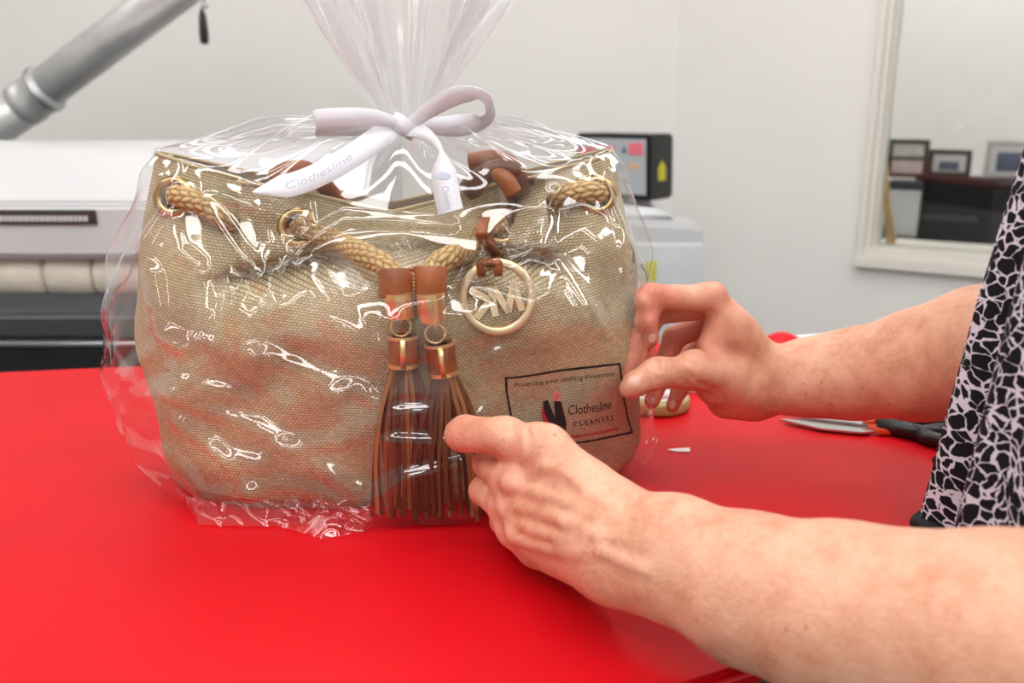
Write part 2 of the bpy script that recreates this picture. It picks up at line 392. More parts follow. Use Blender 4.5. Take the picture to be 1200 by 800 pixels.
seg_part('head', (S0-.065, S1+.065, Z1+.01, Z1+.06, -.02, .0), 'frame_paint', win)
seg_part('casing', (S1, S1+.05, Z0, Z1, -.02, .05), 'frame_paint', win)
seg_part('pane', (S0+.01, S1, Z0+.01, Z1, .045, .05), 'glass', win)
# the room beyond the window
bm = bmesh.new(); wall_seg(bm, -.2, 4.2, ZF, ZC, 1.45, 1.53)
struct(bm_obj('wall_beyond_window', bm, 'wall'))
bm = bmesh.new(); wall_seg(bm, -.28, -.2, ZF, ZC, .1, 1.53); struct(bm_obj('wall_beyond_side', bm, 'wall'))

# unseen ceiling troffers, added and laid out for wall light and film streaks
def troffer(x, y, label, sx=.3, sy=1.2, rz=0):
    t = thing('unseen_ceiling_light', label, 'ceiling light', (x, y, ZC-.03), 'unseen ceiling troffers')
    box('light_tray', (x, y, ZC-.012), (sx+.05, sy+.05, .024), 'white_enamel', t, .004)
    box('diffuser', (x, y, ZC-.03), (sx, sy, .012), 'lamp', t, 0)
for y_, rw in ((-.60, 'row just behind the camera'), (.12, 'row over the camera')):
    for x_, nm in ((-1.3, 'left end'), (0, 'middle'), (1.3, 'right end')): troffer(x_, y_, 'added ceiling panel for film streaks, ' + rw + ', ' + nm, 1.26, .25)
troffer(-.1, -1.7, 'unseen ceiling panel added behind the camera for frontal light')
troffer(-2.3, 1.5, 'unseen ceiling panel added near the left wall to brighten it')
troffer(-.5, 1.8, 'unseen ceiling panel added between press and corner for wall light')
troffer(.7, 1.7, 'unseen ceiling panel added beside the interior window for wall light')
troffer(1.9, 1.0, 'lit ceiling panel at the right wall')
q_ = wl(.75, 0, .8); troffer(q_.x, q_.y, 'added ceiling panel brightening the next room near the window', 1.2, .45)  # both next-room panels are added to brighten what shows through the glass
q_ = wl(2.0, 0, .8); troffer(q_.x, q_.y, 'added ceiling panel brightening the next room further right', 1.2, .45)

# ------------------------------------------------------------------ the red table
tb = thing('work_table', 'work table covered in bright red vinyl under the wrapped handbag', 'table', (-.1, .8, ZF))
poly = [(-1.35, .05), (-.25, .315), (.02, .418), (.152, .480), (.37, .572), (.80, .75), (.84, .90), (.76, 1.35), (.369, 1.283), (-.66, 1.107), (-1.35, .99)]
def table_me(poly, z0, z1, bev, seg=4):
    bm = bmesh.new(); vs = [bm.verts.new((x, y, z1)) for x, y in poly]; f = bm.faces.new(vs)
    r = bmesh.ops.extrude_face_region(bm, geom=[f]); bmesh.ops.translate(bm, vec=(0, 0, z0-z1), verts=[e for e in r['geom'] if isinstance(e, bmesh.types.BMVert)])
    bmesh.ops.recalc_face_normals(bm, faces=bm.faces)
    if bev:
        es = [e for e in bm.edges if abs(e.verts[0].co.z-z1) < 1e-6 and abs(e.verts[1].co.z-z1) < 1e-6]
        bmesh.ops.bevel(bm, geom=es, offset=bev, segments=seg, affect='EDGES')
    return bm
bm_obj('vinyl_cover', table_me(poly, -.012, 0, .006), 'red', tb, False)
cx0, cy0 = -.1, .75
ins = [(cx0+(x-cx0)*.997, cy0+(y-cy0)*.99) for x, y in poly]
bm_obj('table_base', table_me(ins, -.11, -.0125, 0), 'darkbase', tb)
for x, y in ((-1.15, .25), (-1.15, .92), (.66, .86), (.58, 1.2)):
    box('leg', (x, y, (ZF-.11)/2), (.06, .06, -ZF-.11), 'darkbase', tb, .004)
# raised wrinkle of the cover near the far edge
c0 = PZ(915, 402); nu, nv = 26, 18
U, V = np.meshgrid(np.linspace(-1, 1, nu), np.linspace(-1, 1, nv))
Zm =   .014*np.exp(-(U/.28)**2)*np.exp(-(V/.55)**2) + .005*np.exp(-(U/.6)**2-(V/.6)**2) - .002
A = np.stack([c0.x+U*.10, c0.y+V*.045+U*.017, Zm], -1); link('cover_wrinkle', grid_mesh(A), 'red', tb)

# ------------------------------------------------------------------ background machines
def Y_box(name, x0, x1, y0, y1, Y, dY, mat, par, bev=.006):   # box whose front face spans pixel box (x0..x1,y0..y1) at distance Y
    a = P(x0, y0, Y); b = P(x1, y1, Y); zc = (a.z+b.z)/2
    return box(name, ((a.x+b.x)/2, Y+dY/2, zc), (abs(b.x-a.x), dY, abs(a.z-b.z)), mat, par, bev)
pr = thing('ironing_press', 'white flatwork ironing machine with cream padded roller behind the table', 'ironing machine', (-.85, 1.75, ZF))
Yp = 1.5
def pz(py, Y=Yp): return P(100, py, Y).z
XL, XR = -1.75, P(430, 250, Yp).x
def press_prof(name, prof, mat, x0=XL, x1=XR, nb=0):
    V = [(x, y, z) for x in (x0, x1) for y, z in prof]; n = len(prof)
    Fc = [(i, (i+1) % n, n+(i+1) % n, n+i) for i in range(n)] + [tuple(range(n))[::-1], tuple(range(n, 2*n))]
    me = pydata(V, Fc); bm = bmesh.new(); bm.from_mesh(me); bmesh.ops.recalc_face_normals(bm, faces=bm.faces)
    bmesh.ops.bevel(bm, geom=list(bm.edges), offset=.006, segments=3, affect='EDGES'); bm.to_mesh(me); bm.free()
    o = link(name, me, mat, pr); o.data.set_sharp_from_angle(angle=math.radians(40)); return o
press_prof('housing', [(Yp, pz(305)), (Yp-.005, pz(238)), (Yp+.02, pz(220)), (Yp+.07, pz(196)), (Yp+.16, P(100, 172, Yp+.16).z), (Yp+.5, P(100, 172, Yp+.16).z), (Yp+.5, pz(305))], 'white_enamel')
press_prof('front_panel', [(Yp-.012, pz(300)), (Yp-.012, pz(240)), (Yp, pz(240)), (Yp, pz(300))], 'grey_enamel')
press_prof('shadow_gap_bar', [(Yp+.02, pz(309)), (Yp+.02, pz(303)), (Yp+.3, pz(303)), (Yp+.3, pz(309))], 'darkgrey')  # solid dark grey bar stands in for the shade under the housing
npl = Y_box('name_plate', -140, 113, 246, 263, Yp-.018, .006, 'brownframe', pr, .002)
# the engraved strip on the plate is unreadable: a row of small raised bars
bm = bmesh.new(); xp = P(-40, 255, Yp).x; random.seed(3)
while xp < P(107, 255, Yp).x:
    wv = random.uniform(.004, .010); box_bm(bm, xp+wv/2, Yp-.0185, pz(254.5), wv*.8, .001, .009); xp += wv
o = bm_obj('plate_lettering', bm, 'grey_enamel', npl); o['kind'] = 'stuff'
xs = [-1.75, P(-75, 325, Yp).x, P(-15, 325, Yp).x, P(45, 325, Yp).x, P(103, 325, Yp).x, P(165, 325, Yp).x, P(225, 325, Yp).x, P(285, 325, Yp).x, P(345, 325, Yp).x, XR]
for a, b in zip(xs[:-1], xs[1:]):
    r = .042; zc = pz(326); Lg = b-a-.004
    prof = [(.0, 0), (r-.004, 0), (r, .005), (r, Lg-.005), (r-.004, Lg), (0, Lg)]
    lathe('roller_pad', prof, (a+.002, Yp+.05, zc), (1, 0, 0), 'cream_pad', pr, 32)
lathe('roller_core', [(0, 0), (.03, 0), (.03, XR-XL), (0, XR-XL)], (XL, Yp+.05, pz(326)), (1, 0, 0), 'darkgrey', pr, 24)
press_prof('lower_shelf', [(Yp-.05, pz(388)), (Yp-.05, pz(362)), (Yp-.02, pz(346)), (Yp+.3, pz(346)), (Yp+.3, pz(388))], 'darkgrey')
press_prof('trim_strip', [(Yp-.062, pz(396)), (Yp-.062, pz(389)), (Yp+.2, pz(389)), (Yp+.2, pz(396))], 'chrome')
press_prof('base_cabinet', [(Yp-.055, ZF+.002), (Yp-.055, pz(397)), (Yp+.45, pz(397)), (Yp+.45, ZF+.002)], 'black_metal')

# silver duct
du = thing('duct_pipe', 'silver metal duct pipe running diagonally up the wall', 'pipe', tuple(P(0, 135, 2.3)))
d0, d1, d2 = P(-120, 228, 2.35), P(42, 112, 2.3), P(330, -105, 2.2)
tube('pipe_section', [d0, d0.lerp(d1, .5), d1], .053, 'galv', du, 32)
tube('pipe_section', [d1, d1.lerp(d2, .5), d2], .049, 'galv', du, 32)
dd = (d1-d0).normalized()
lathe('coupling', [(.052, -.045), (.0555, -.045), (.057, -.02), (.0545, -.015), (.0545, .012), (.057, .016), (.0555, .04), (.049, .045)], d1, dd, 'galv', du, 32)
lathe('clamp_band', [(.056, -.006), (.059, -.006), (.059, .006), (.056, .006)], d1+dd*.03, dd, 'chrome', du, 32)
# hanging pull
hp = thing('hanging_pull', 'small dark pull hanging on a thin cord from above', 'pull cord', tuple(P(240, 52, 2.2)))
a, b = P(240, 10, 2.2), P(240, 52, 2.2)
tube('cord', [Vector((a.x, a.y, ZC-.002)), Vector((a.x, a.y, 1)), a], .0022, 'darkgrey', hp, 8)
lathe('grip', [(0, 0), (.009, .002), (.011, .02), (.009, .06), (.006, (a-b).length-.008), (.0025, (a-b).length), (0, (a-b).length)], b, (0, 0, 1), 'black_plastic', hp, 20)
lathe('ferrule', [(0.0045, 0), (.008, 0), (.008, .012), (.0045, .012)], a, (0, 0, 1), 'chrome', hp, 20)

# white cabinet and the control box on it
Ym = 2.3
cab = thing('press_cabinet', 'white machine cabinet with rounded grey top below the control box', 'machine', (.3, Ym+.2, ZF))
xa, xb = P(690, 300, Ym).x, P(824, 300, Ym).x; zt = P(780, 262, Ym).z
V = []; prof = [(xa, ZF+.002), (xb, ZF+.002), (xb, zt-.03), (xb-.008, zt-.008), (xb-.03, zt), (xa, zt+.012)]
n = len(prof); V = [(x, y, z) for y in (Ym, Ym+.35) for x, z in prof]
Fc = [(i, (i+1) % n, n+(i+1) % n, n+i) for i in range(n)]+[tuple(range(n)), tuple(range(n, 2*n))[::-1]]
me = pydata(V, Fc); bm = bmesh.new(); bm.from_mesh(me); bmesh.ops.recalc_face_normals(bm, faces=bm.faces); bmesh.ops.bevel(bm, geom=list(bm.edges), offset=.012, segments=4, affect='EDGES'); bm.to_mesh(me); bm.free()
o = link('cabinet_body', me, 'white_enamel', cab); o.data.set_sharp_from_angle(angle=math.radians(40))
Y_box('front_panel', 700, 818, 286, 420, Ym-.006, .01, 'grey_enamel', cab, .003)
Y_box('warning_sticker', 756, 769, 306, 330, Ym-.009, .003, 'yellow', cab, .0005)
prof = [(xa+.02, zt), (P(800, 258, Ym).x, zt-.004), (P(775, 246, Ym+.1).x, zt+.030), (xa+.02, zt+.040)]
V = [(x, y, z) for y in (Ym+.06, Ym+.30) for x, z in prof]; n = 4
me = pydata(V, [(i, (i+1) % n, n+(i+1) % n, n+i) for i in range(n)]+[(0, 1, 2, 3), (7, 6, 5, 4)]); bm = bmesh.new(); bm.from_mesh(me); bmesh.ops.recalc_face_normals(bm, faces=bm.faces); bmesh.ops.bevel(bm, geom=list(bm.edges), offset=.01, segments=3, affect='EDGES'); bm.to_mesh(me); bm.free()
link('top_hood', me, 'white_enamel', cab)
cb = thing('control_box', 'black framed control box with pale panel and pink notes above the cabinet', 'control box', tuple(P(735, 233, 2.42)))
# front face corners
tl, tr_, br_, bl = P(679, 161, 2.50), P(766, 152, 2.36), P(757, 231, 2.36), P(674, 236, 2.50)
fx = (tr_-tl); fx.z = 0; wbox = fx.length; fx.normalize(); fn = Vector((fx.y, -fx.x, 0)); bk = -fn
hz_ = (tr_.z-br_.z)
cc = (tl+br_)/2; rotz = math.atan2(fx.y, fx.x)
lean = .07
def cbx(u, d, z): return cc + fx*u + bk*(d - lean*z) + Vector((0, 0, z))
def slab(name, u0, u1, z0, z1, d0, d1, mat, par, bev=.003):
    bm = bmesh.new(); vs = [bm.verts.new(cbx(u, d, z)) for d in (d0, d1) for u, z in ((u0, z0), (u1, z0), (u1, z1), (u0, z1))]
    for q in ((0, 1, 2, 3), (7, 6, 5, 4), (0, 4, 5, 1), (1, 5, 6, 2), (2, 6, 7, 3), (3, 7, 4, 0)): bm.faces.new([vs[i] for i in q])
    bmesh.ops.recalc_face_normals(bm, faces=bm.faces)
    if bev: bmesh.ops.bevel(bm, geom=list(bm.edges), offset=bev, segments=2, affect='EDGES')
    return bm_obj(name, bm, mat, par)
hw, hh = wbox/2, hz_/2
slab('case', -hw, hw, -hh, hh, 0, .13, 'black_plastic', cb, .006)
pn = slab('panel_face', -hw+.012, hw-.010, -hh+.016, hh-.012, -.003, .002, 'screen', cb, .001)
slab('pink_note', hw-.06, hw-.018, hh-.052, hh-.022, -.005, -.003, 'pink_note', pn, 0)
slab('pink_note', -hw+.016, -hw+.065, hh-.062, hh-.036, -.005, -.003, 'pink_note', pn, 0)
slab('panel_print', hw-.062, hw-.03, hh-.088, hh-.074, -.0045, -.003, 'orange_note', pn, 0)
slab('panel_print', -.03, .012, hh-.04, hh-.030, -.0045, -.003, 'pink_note', pn, 0)
slab('button', hw-.078, hw-.070, hh-.048, hh-.036, -.006, -.002, 'black_plastic', pn, .001)
# side sticker
bm = bmesh.new(); vs = [bm.verts.new(cbx(hw+.0012, d, z)) for d, z in ((.045, -.035), (.085, -.035), (.085, .0), (.065, .018), (.045, .0))]; bm.faces.new(vs); r = bmesh.ops.extrude_face_region(bm, geom=list(bm.faces)); bmesh.ops.translate(bm, vec=fx*-.0008, verts=[e for e in r['geom'] if isinstance(e, bmesh.types.BMVert)]); bm_obj('warning_sticker', bm, 'yellow', cb)
slab('mounting_foot', -hw*.3, hw*.5, -hh-.03, -hh+.002, .04, .11, 'grey_enamel', cb, .004)

# things beyond the window
def wbox2(name, s0, s1, z0, z1, d0, d1, mat, par=None, bev=.004):
    bm = bmesh.new(); wall_seg(bm, s0, s1, z0, z1, d0, d1); bmesh.ops.bevel(bm, geom=list(bm.edges), offset=bev, segments=2, affect='EDGES'); return bm_obj(name, bm, mat, par)
def on_plane(px, py, d):     # (s, z) of a pixel on the plane at distance d behind the window wall
    r = ray(px, py); t = ((W0+WN*d)-CAM).dot(WN)/r.dot(WN); p = CAM+r*t; q = p-W0; return q.dot(WD), p.z
dB = .42
s0, z1 = on_plane(1072, 207, dB); s1, _ = on_plane(1290, 205, dB); _, zz = on_plane(1200, 196, dB); 
ck = thing('black_sideboard', 'wide black sideboard behind the window glass', 'sideboard', tuple(wl(s0+.4, ZF, dB+.2)))
ztop = z1
wbox2('cabinet_body', s0, s0+1.1, ZF+.003, ztop, dB, dB+.16, 'trouser', ck)
sa, za = on_plane(1165, 222, dB); wbox2('door', sa, sa+.4, ztop-.5, za, dB-.016, dB, 'black_metal', ck)
sb_, zb_ = on_plane(1082, 240, dB); sc_, zc_ = on_plane(1145, 262, dB)
wbox2('handle_strip', sb_, sc_, zc_+.004, zc_+.022, dB-.012, dB, 'darkgrey', ck)
gb = thing('grey_box', 'grey box in front of the sideboard at the window edge', 'box', tuple(wl(s0, ZF, dB-.1)))
sa, za = on_plane(1040, 212, .30); sb_, _ = on_plane(1078, 212, .30)
wbox2('box_body', sa, sb_, ZF+.003, za, .30, .40, 'darkgrey', gb)
sa2, za2 = on_plane(1044, 222, .30); sb2, zb2 = on_plane(1074, 277, .30)
wbox2('panel', sa2, sb2, zb2, za2, .292, .302, 'grey_enamel', gb, .001)
def pic(x0, y0, x1, y1, d, fm, pm, label, zb=None):
    s0, za = on_plane(x0, y0, d); s1, zb_ = on_plane(x1, y1, d); z0 = zb_ if zb is None else zb
    t = thing('picture_frame', label, 'picture frame', tuple(wl((s0+s1)/2, z0, d)), 'small framed pictures seen through the window'); b = .014
    wbox2('frame_rail', s0, s1, za-b, za, d, d+.02, fm, t, .002); wbox2('frame_rail', s0, s1, z0, z0+b, d, d+.02, fm, t, .002)
    wbox2('frame_stile', s0, s0+b, z0+b, za-b, d, d+.02, fm, t, .002); wbox2('frame_stile', s1-b, s1, z0+b, za-b, d, d+.02, fm, t, .002)
    p = wbox2('mat_board', s0+b, s1-b, z0+b, za-b, d+.009, d+.016, 'paper' if pm != 'photo_a' else pm, t, .0005)
    m = .02
    if pm == 'photo_a':
        zm = (z0+za)/2; wbox2('print', s0+b+.012, s1-b-.012, zm+.006, za-b-.01, d+.007, d+.010, 'photo_a', t, .0005); wbox2('divider', s0+b, s1-b, zm-.004, zm+.006, d+.004, d+.012, fm, t, .0005)
    else: wbox2('print', s0+b+m, s1-b-m*1.1, z0+b+.006, za-b-m*1.2, d+.007, d+.010, 'photo_b', t, .0005)
    return t
pic(1042, 163, 1085, 209, .395, 'brownframe', 'photo_a', 'dark double picture frame at left behind the window glass')
pic(1089, 175, 1136, 206, dB+.05, 'darkgrey', 'photo_b', 'thin dark frame with blue print standing on the sideboard', ztop+.001)
pic(1157, 164, 1215, 199, dB+.08, 'grey_enamel', 'photo_b', 'wide pale frame on the sideboard at the right edge', ztop+.001)
wa, wb_ = on_plane(1034, 180, .12), on_plane(1043, 304, .12)
st = tube('wooden_stick', [wl(wa[0], wa[1], .14), wl((wa[0]+wb_[0])/2, (wa[1]+wb_[1])/2, .13), wl(wb_[0], Z0+.016, .11)], lambda t: .009+.006*t, 'wood', None, 10)
tag(st, 'slim pale wooden stick leaning inside the window corner', 'stick')
struct(wbox2('trim_1', S0, S1, Z0-.02, Z0+.014, .1, .24, 'frame_paint'))

# ------------------------------------------------------------------ the handbag
B0 = Vector((-.103, .775, 0)); PSI = math.radians(6)
EX = Vector((math.cos(PSI), math.sin(PSI), 0)); EY = Vector((-math.sin(PSI), math.cos(PSI), 0))
ex, ey, b0 = np.array(EX), np.array(EY), np.array(B0)
def loc_front(px, py, yl=-.09):      # pixel -> (x, z) on the plane at local depth yl
    r = ray(px, py); t = ((B0+EY*yl)-CAM).dot(EY)/r.dot(EY); p = CAM+r*t; return (p-B0).dot(EX), p.z
def toW(x, y, z): return b0 + np.multiply.outer(x, ex) + np.multiply.outer(y, ey) + np.multiply.outer(z, np.array([0, 0, 1.]))
aZ = lambda z: .2205*np.interp(z, [0, .012, .035, .1, .16, .2, .25, .295], [.86, .905, .945, .98, .985, .965, .915, .86])
bZ = lambda z: np.interp(z, [0, .012, .04, .12, .18, .215, .25, .295], [.070, .080, .088, .092, .088, .076, .057, .036])
def rimz(c): return .244 + .049*np.abs(c)**1.05
NEXP = 2.5
def sec(phi):
    c, s = np.cos(phi), np.sin(phi)
    return np.sign(c)*np.abs(c)**(2/NEXP), np.sign(s)*np.abs(s)**(2/NEXP)
xl1, _ = loc_front(267, 260); xr1, _ = loc_front(345, 260); xl2, _ = loc_front(600, 260); xr2, _ = loc_front(655, 240)
_, zled = loc_front(440, 322); _, zA = loc_front(300, 345); _, zB = loc_front(300, 300)
def pn2(x, z, s, f):      # cheap smooth pseudo noise
    return (np.sin(f*x*1.0+s*1.7+2.1*np.sin(f*.7*z+s))+np.sin(f*z*1.3+s*2.9+1.7*np.sin(f*.8*x-s)))*.5
def front_disp(x, z):
    d = np.zeros_like(x)
    ledge = zled - .012*np.abs((x-.02)/.12)**1.5
    d -= .042*smooth(z, ledge-.008, ledge+.007)*smooth(z, .30, .26)*(1-smooth(np.abs(x-.015), .10, .155))
    pl = np.where((x > xl1) & (x < xr1), 1-(x-xl1)/(xr1-xl1), 0)*smooth(x, xl1, xl1+.0025)
    pr_ = np.where((x > xl2) & (x < xr2), (x-xl2)/(xr2-xl2), 0)*smooth(x, xr2, xr2-.0025)
    d += .010*np.exp(-((z-(ledge-.035))/.028)**2)*(1-smooth(np.abs(x-.015), .12, .19))
    grv = np.exp(-((x-(xl1+xr1)/2)/.042)**4) + np.exp(-((x-(xl2+xr2)/2-.004)/.036)**4) + .35*np.exp(-((x-.02)/.06)**4)
    d -= .026*grv*np.exp(-((z-(ledge+.009))/.0065)**2)
    d += .026*(pl**.7)*smooth(z, zA, zB) + .026*(pr_**.7)*smooth(z, zA+.006, zB+.004)
    d -= .007*np.exp(-((x-xl1+.012)/.014)**2)*smooth(z, zA-.03, zB)
    d -= .006*np.exp(-((x-xr2-.010)/.012)**2)*smooth(z, zA-.02, zB)
    d += .0035*pn2(x, z, 1.3, 34)*smooth(z, 0, .05) + .0018*pn2(x, z, 4.1, 75)
    d -= .007*np.exp(-((x+.15)/.03)**2-((z-.085)/.035)**2)
    return d
NP, NZ = 480, 150
phi = np.linspace(0, 2*np.pi, NP, endpoint=False) + math.pi/2
v = np.linspace(0, 1, NZ)[:, None]
cx, sy = sec(phi); cx = cx[None, :]; sy = sy[None, :]
z = v*rimz(cx)
x = aZ(z)*cx*np.where(cx > 0, 1+.085*smooth(z, .10, .01)-.03*smooth(z, .02, 0), 1); y = bZ(z)*sy
wf = np.where(sy < 0, np.clip(np.abs(sy), 0, 1)**.6, 0)
y = y - front_disp(x, z)*wf
y = y + np.where(sy > 0, .003*pn2(x, z, 7.7, 30), 0)
x = x + .004*pn2(y*2, z, 3.0, 40)*np.abs(cx)
Ab = toW(x, y, z)
d_u = np.linalg.norm(np.diff(np.concatenate([Ab, Ab[:, :1]], 1)[75:76], axis=1), axis=2)[0]
uu = np.concatenate([[0], np.cumsum(d_u)])
UV = np.stack(np.broadcast_arrays(uu[None, :], (v*.262)), -1)
bag = thing('handbag', 'tan burlap drawstring handbag with brown tassels inside clear wrap', 'handbag', tuple(B0))
body_me = grid_mesh(Ab, wrap_u=True, uv=UV)
body = link('bag_body', body_me, 'canvas', bag)
BV = bvh_of(body_me)
# bottom and inner lining
inn = Ab[::-1, :].copy(); ctr = Ab.mean(axis=1, keepdims=True)[::-1]; inn = inn + (ctr-inn)*np.array([.012, .05, 0]) - np.array([0, 0, .0004])
inn = inn[::3, ::2]
link('lining', grid_mesh(inn, wrap_u=True), 'lining', bag)
bt = [tuple(p) for p in Ab[0, ::4]]; link('bag_base', pydata([(x_, y_, .003) for x_, y_, z_ in bt], [tuple(range(len(bt)))]), 'leather_dk', bag)
# rim binding
rim = [Vector(p) for p in Ab[-1, ::2]]; rim.append(rim[0].copy())
tube('rim_binding', rim, .0016, 'canvas', bag, 6)
def hit(px, py, off=0.0, bv=None):
    r = ray(px, py).normalized(); q, n, i, d = (bv or BV).ray_cast(CAM, r)
    if q is None:                      # just above the rim: take the nearest point of the surface
        q0 = P(px, py, .735); q, n, i, d = (bv or BV).find_nearest(q0)
    if n.dot(r) > 0: n = -n
    return q+n*off, n
# grommets
for gx, gy in ((205, 231), (349, 268), (588, 266), (699, 229)):
    q, n = hit(gx, gy); n = (n*.5 + Vector((.0, -1, .12))*.6).normalized()
    prof = [(.0095, -.004), (.0095, .002), (.0110, .0042), (.0140, .0045), (.0168, .0025), (.0172, -.001), (.0160, -.004)]
    lathe('grommet', prof, q+n*.0015, n, 'antgold', bag, 48, True)
    lathe('grommet_hole_dark', [(0, 0), (.0097, 0)], q+n*.0012, n, 'black_plastic', bag, 24)  # black disc paints the darkness inside the eyelet
# braided cord
def rope(name, path, parent, r=.0088):
    L = sum((b-a).length for a, b in zip(path[:-1], path[1:])); n = max(24, int(L/.0006)); p = catmull(path, n)
    pts, T, N = frames(p); ns = 64; Aarr = np.zeros((n, ns, 3)); rel = np.zeros((n, ns)); s = 0
    cols = 10
    for i in range(n):
        if i: s += (pts[i]-pts[i-1]).length
        b = T[i].cross(N[i]); a = np.arange(ns)/ns*2*np.pi
        col = a/(2*np.pi)*cols + s*55
        ci = np.floor(col); cf = col-ci
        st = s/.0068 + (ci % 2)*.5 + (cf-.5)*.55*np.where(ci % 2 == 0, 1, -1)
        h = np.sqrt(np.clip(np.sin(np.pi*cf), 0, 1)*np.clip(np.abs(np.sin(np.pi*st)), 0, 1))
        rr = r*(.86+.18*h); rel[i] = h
        Aarr[i] = np.array(pts[i])[None]+(np.cos(a)*rr)[:, None]*np.array(N[i])[None]+(np.sin(a)*rr)[:, None]*np.array(b)[None]
    return link(name, grid_mesh(Aarr, wrap_u=True, attr={'relief': rel}), 'rope', parent)
def hp_(px, py, off): return hit(px, py, off)[0]
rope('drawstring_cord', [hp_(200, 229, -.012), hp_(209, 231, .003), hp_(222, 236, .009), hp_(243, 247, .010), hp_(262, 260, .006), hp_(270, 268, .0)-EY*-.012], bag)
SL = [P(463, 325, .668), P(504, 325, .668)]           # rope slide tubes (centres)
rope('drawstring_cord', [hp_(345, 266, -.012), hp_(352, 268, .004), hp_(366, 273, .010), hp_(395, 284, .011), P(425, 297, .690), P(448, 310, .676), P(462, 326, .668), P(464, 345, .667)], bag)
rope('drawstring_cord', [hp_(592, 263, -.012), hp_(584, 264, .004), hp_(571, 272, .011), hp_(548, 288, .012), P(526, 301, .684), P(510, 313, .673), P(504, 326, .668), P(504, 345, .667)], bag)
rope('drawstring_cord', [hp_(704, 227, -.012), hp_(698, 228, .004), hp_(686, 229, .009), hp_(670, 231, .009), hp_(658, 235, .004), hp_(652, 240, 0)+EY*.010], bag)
# leather slide
def elli(name, p0, p1, rx, ry, prof, mat, parent, ns=36):
    # lathe along p0->p1 ; prof = (radius factor, t)
    ax = (p1-p0); L = ax.length; ax.normalize(); e1 = (EX-ax*EX.dot(ax)).normalized(); e2 = ax.cross(e1)
    V = []
    for rf, t in prof:
        for k_ in range(ns):
            a = 2*math.pi*k_/ns; V.append(p0+ax*L*t+e1*(math.cos(a)*rx*rf)+e2*(math.sin(a)*ry*rf))
    Fc = [(i*ns+k_, i*ns+(k_+1) % ns, (i+1)*ns+(k_+1) % ns, (i+1)*ns+k_) for i in range(len(prof)-1) for k_ in range(ns)]
    me = pydata(V, Fc); o = link(name, me, mat, parent); o.data.set_sharp_from_angle(angle=math.radians(50)); return o
slide_prof = [(.80, .0), (.98, .0), (1.03, .04), (1.0, .5), (1.03, .96), (.98, 1.0), (.80, 1.0)]
sl = elli('cord_slide', P(464, 315, .669), P(465, 349, .664), .0132, .0122, slide_prof, 'leather', bag)
elli('slide_tube', P(504, 312, .669), P(504, 349, .664), .0125, .0122, slide_prof, 'leather', sl)
bm = bmesh.new(); 
for k_ in range(6):
    q = P(485, 322+k_*4.2, .6575); bmesh.ops.create_icosphere(bm, subdivisions=1, radius=.0007, matrix=Matrix.Translation(q))
bm_obj('stitching', bm, 'palegold', sl)
box('slide_bridge', tuple(P(484.5, 332, .665)), (.010, .006, .019), 'leather', sl, .002)
# tassels
def tassel(top, capb, ring, c0_, c1_, bot, spread, nst, seed):
    Yt = .660; q = lambda p, dy=0: P(p[0], p[1], Yt+dy)
    t = elli('tassel', q(c0_), q(c1_), .0112, .0105, [(.7, 0), (1, 0), (1, 1), (.7, 1)], 'leather', bag)
    elli('gold_cap', q(top), q(capb), .0108, .0104, [(.0, 0), (1, 0), (1.0, .88), (.93, .95), (.93, 1), (.3, 1.04), (.0, 1.04)], 'gold', t)
    # ring link
    rc = q(ring); pts = [rc + EX*math.cos(a)*.0075 + Vector((0, 0, 1))*math.sin(a)*.0075 for a in np.linspace(0, 2*np.pi, 33)]
    tube('ring', pts, .0011, 'gold', t, 10)
    pts = [q((ring[0], ring[1]-11)) + EY*math.cos(a)*.004 + Vector((0, 0, 1))*math.sin(a)*.004 for a in np.linspace(0, 2*np.pi, 21)]
    tube('ring', pts, .001, 'gold', t, 8)
    ax = q(c1_)-q(c0_); L = ax.length
    for tt, hh_ in ((-.05, .10), (.90, .13)):
        elli('gold_band', q(c0_)+ax*tt, q(c0_)+ax*(tt+hh_), .0119, .0112, [(.9, 0), (1, 0), (1, 1), (.9, 1)], 'gold', t)
    e1 = (EX-ax.normalized()*EX.dot(ax.normalized())).normalized()
    strp = strip_me([q(c0_)+ax*0+EY*-.0112, q(c0_)+ax*.5+EY*-.0115, q(c0_)+ax*1.0+EY*-.0112], EX, .0042, .0012); link('gold_bar', strp, 'gold', t)
    rnd = random.Random(seed)
    for i in range(nst):
        a = 2*math.pi*(i+.5*rnd.random())/nst; ring_r = .0085 if i % 3 else .005
        p0 = q(c1_)+e1*math.cos(a)*ring_r+EY*math.sin(a)*ring_r*.8
        u = math.cos(a)+rnd.uniform(-.35, .35)
        end = q((bot[0]+spread*u, bot[1]+rnd.uniform(-9, 5)), .004+math.sin(a)*.009+rnd.uniform(-.003, .003))
        end.z = max(end.z, .006)
        m1 = p0.lerp(end, .28)+e1*(.006*math.cos(a)*1.1)+EY*math.sin(a)*.005; m2 = p0.lerp(end, .62)+e1*(.005*u)+EY*math.sin(a)*.004+e1*rnd.uniform(-.002, .002)
        path = catmull([p0, m1, m2, end], 16); tw = rnd.uniform(-.9, .9)
        wd = [Vector((math.cos(tw*j/15+a*.0), math.sin(tw*j/15), 0)) for j in range(16)]
        link('strand', strip_me(path, wd, lambda t_: .0034-.0006*t_, .0013), 'strand', t, False)
    return t
tassel((467, 343), (469, 372), (470, 383), (472, 394), (473, 428), (476, 604), 30, 30, 1)
tassel((504, 343), (507, 376), (510, 391), (515, 403), (520, 438), (530, 606), 38, 32, 2)
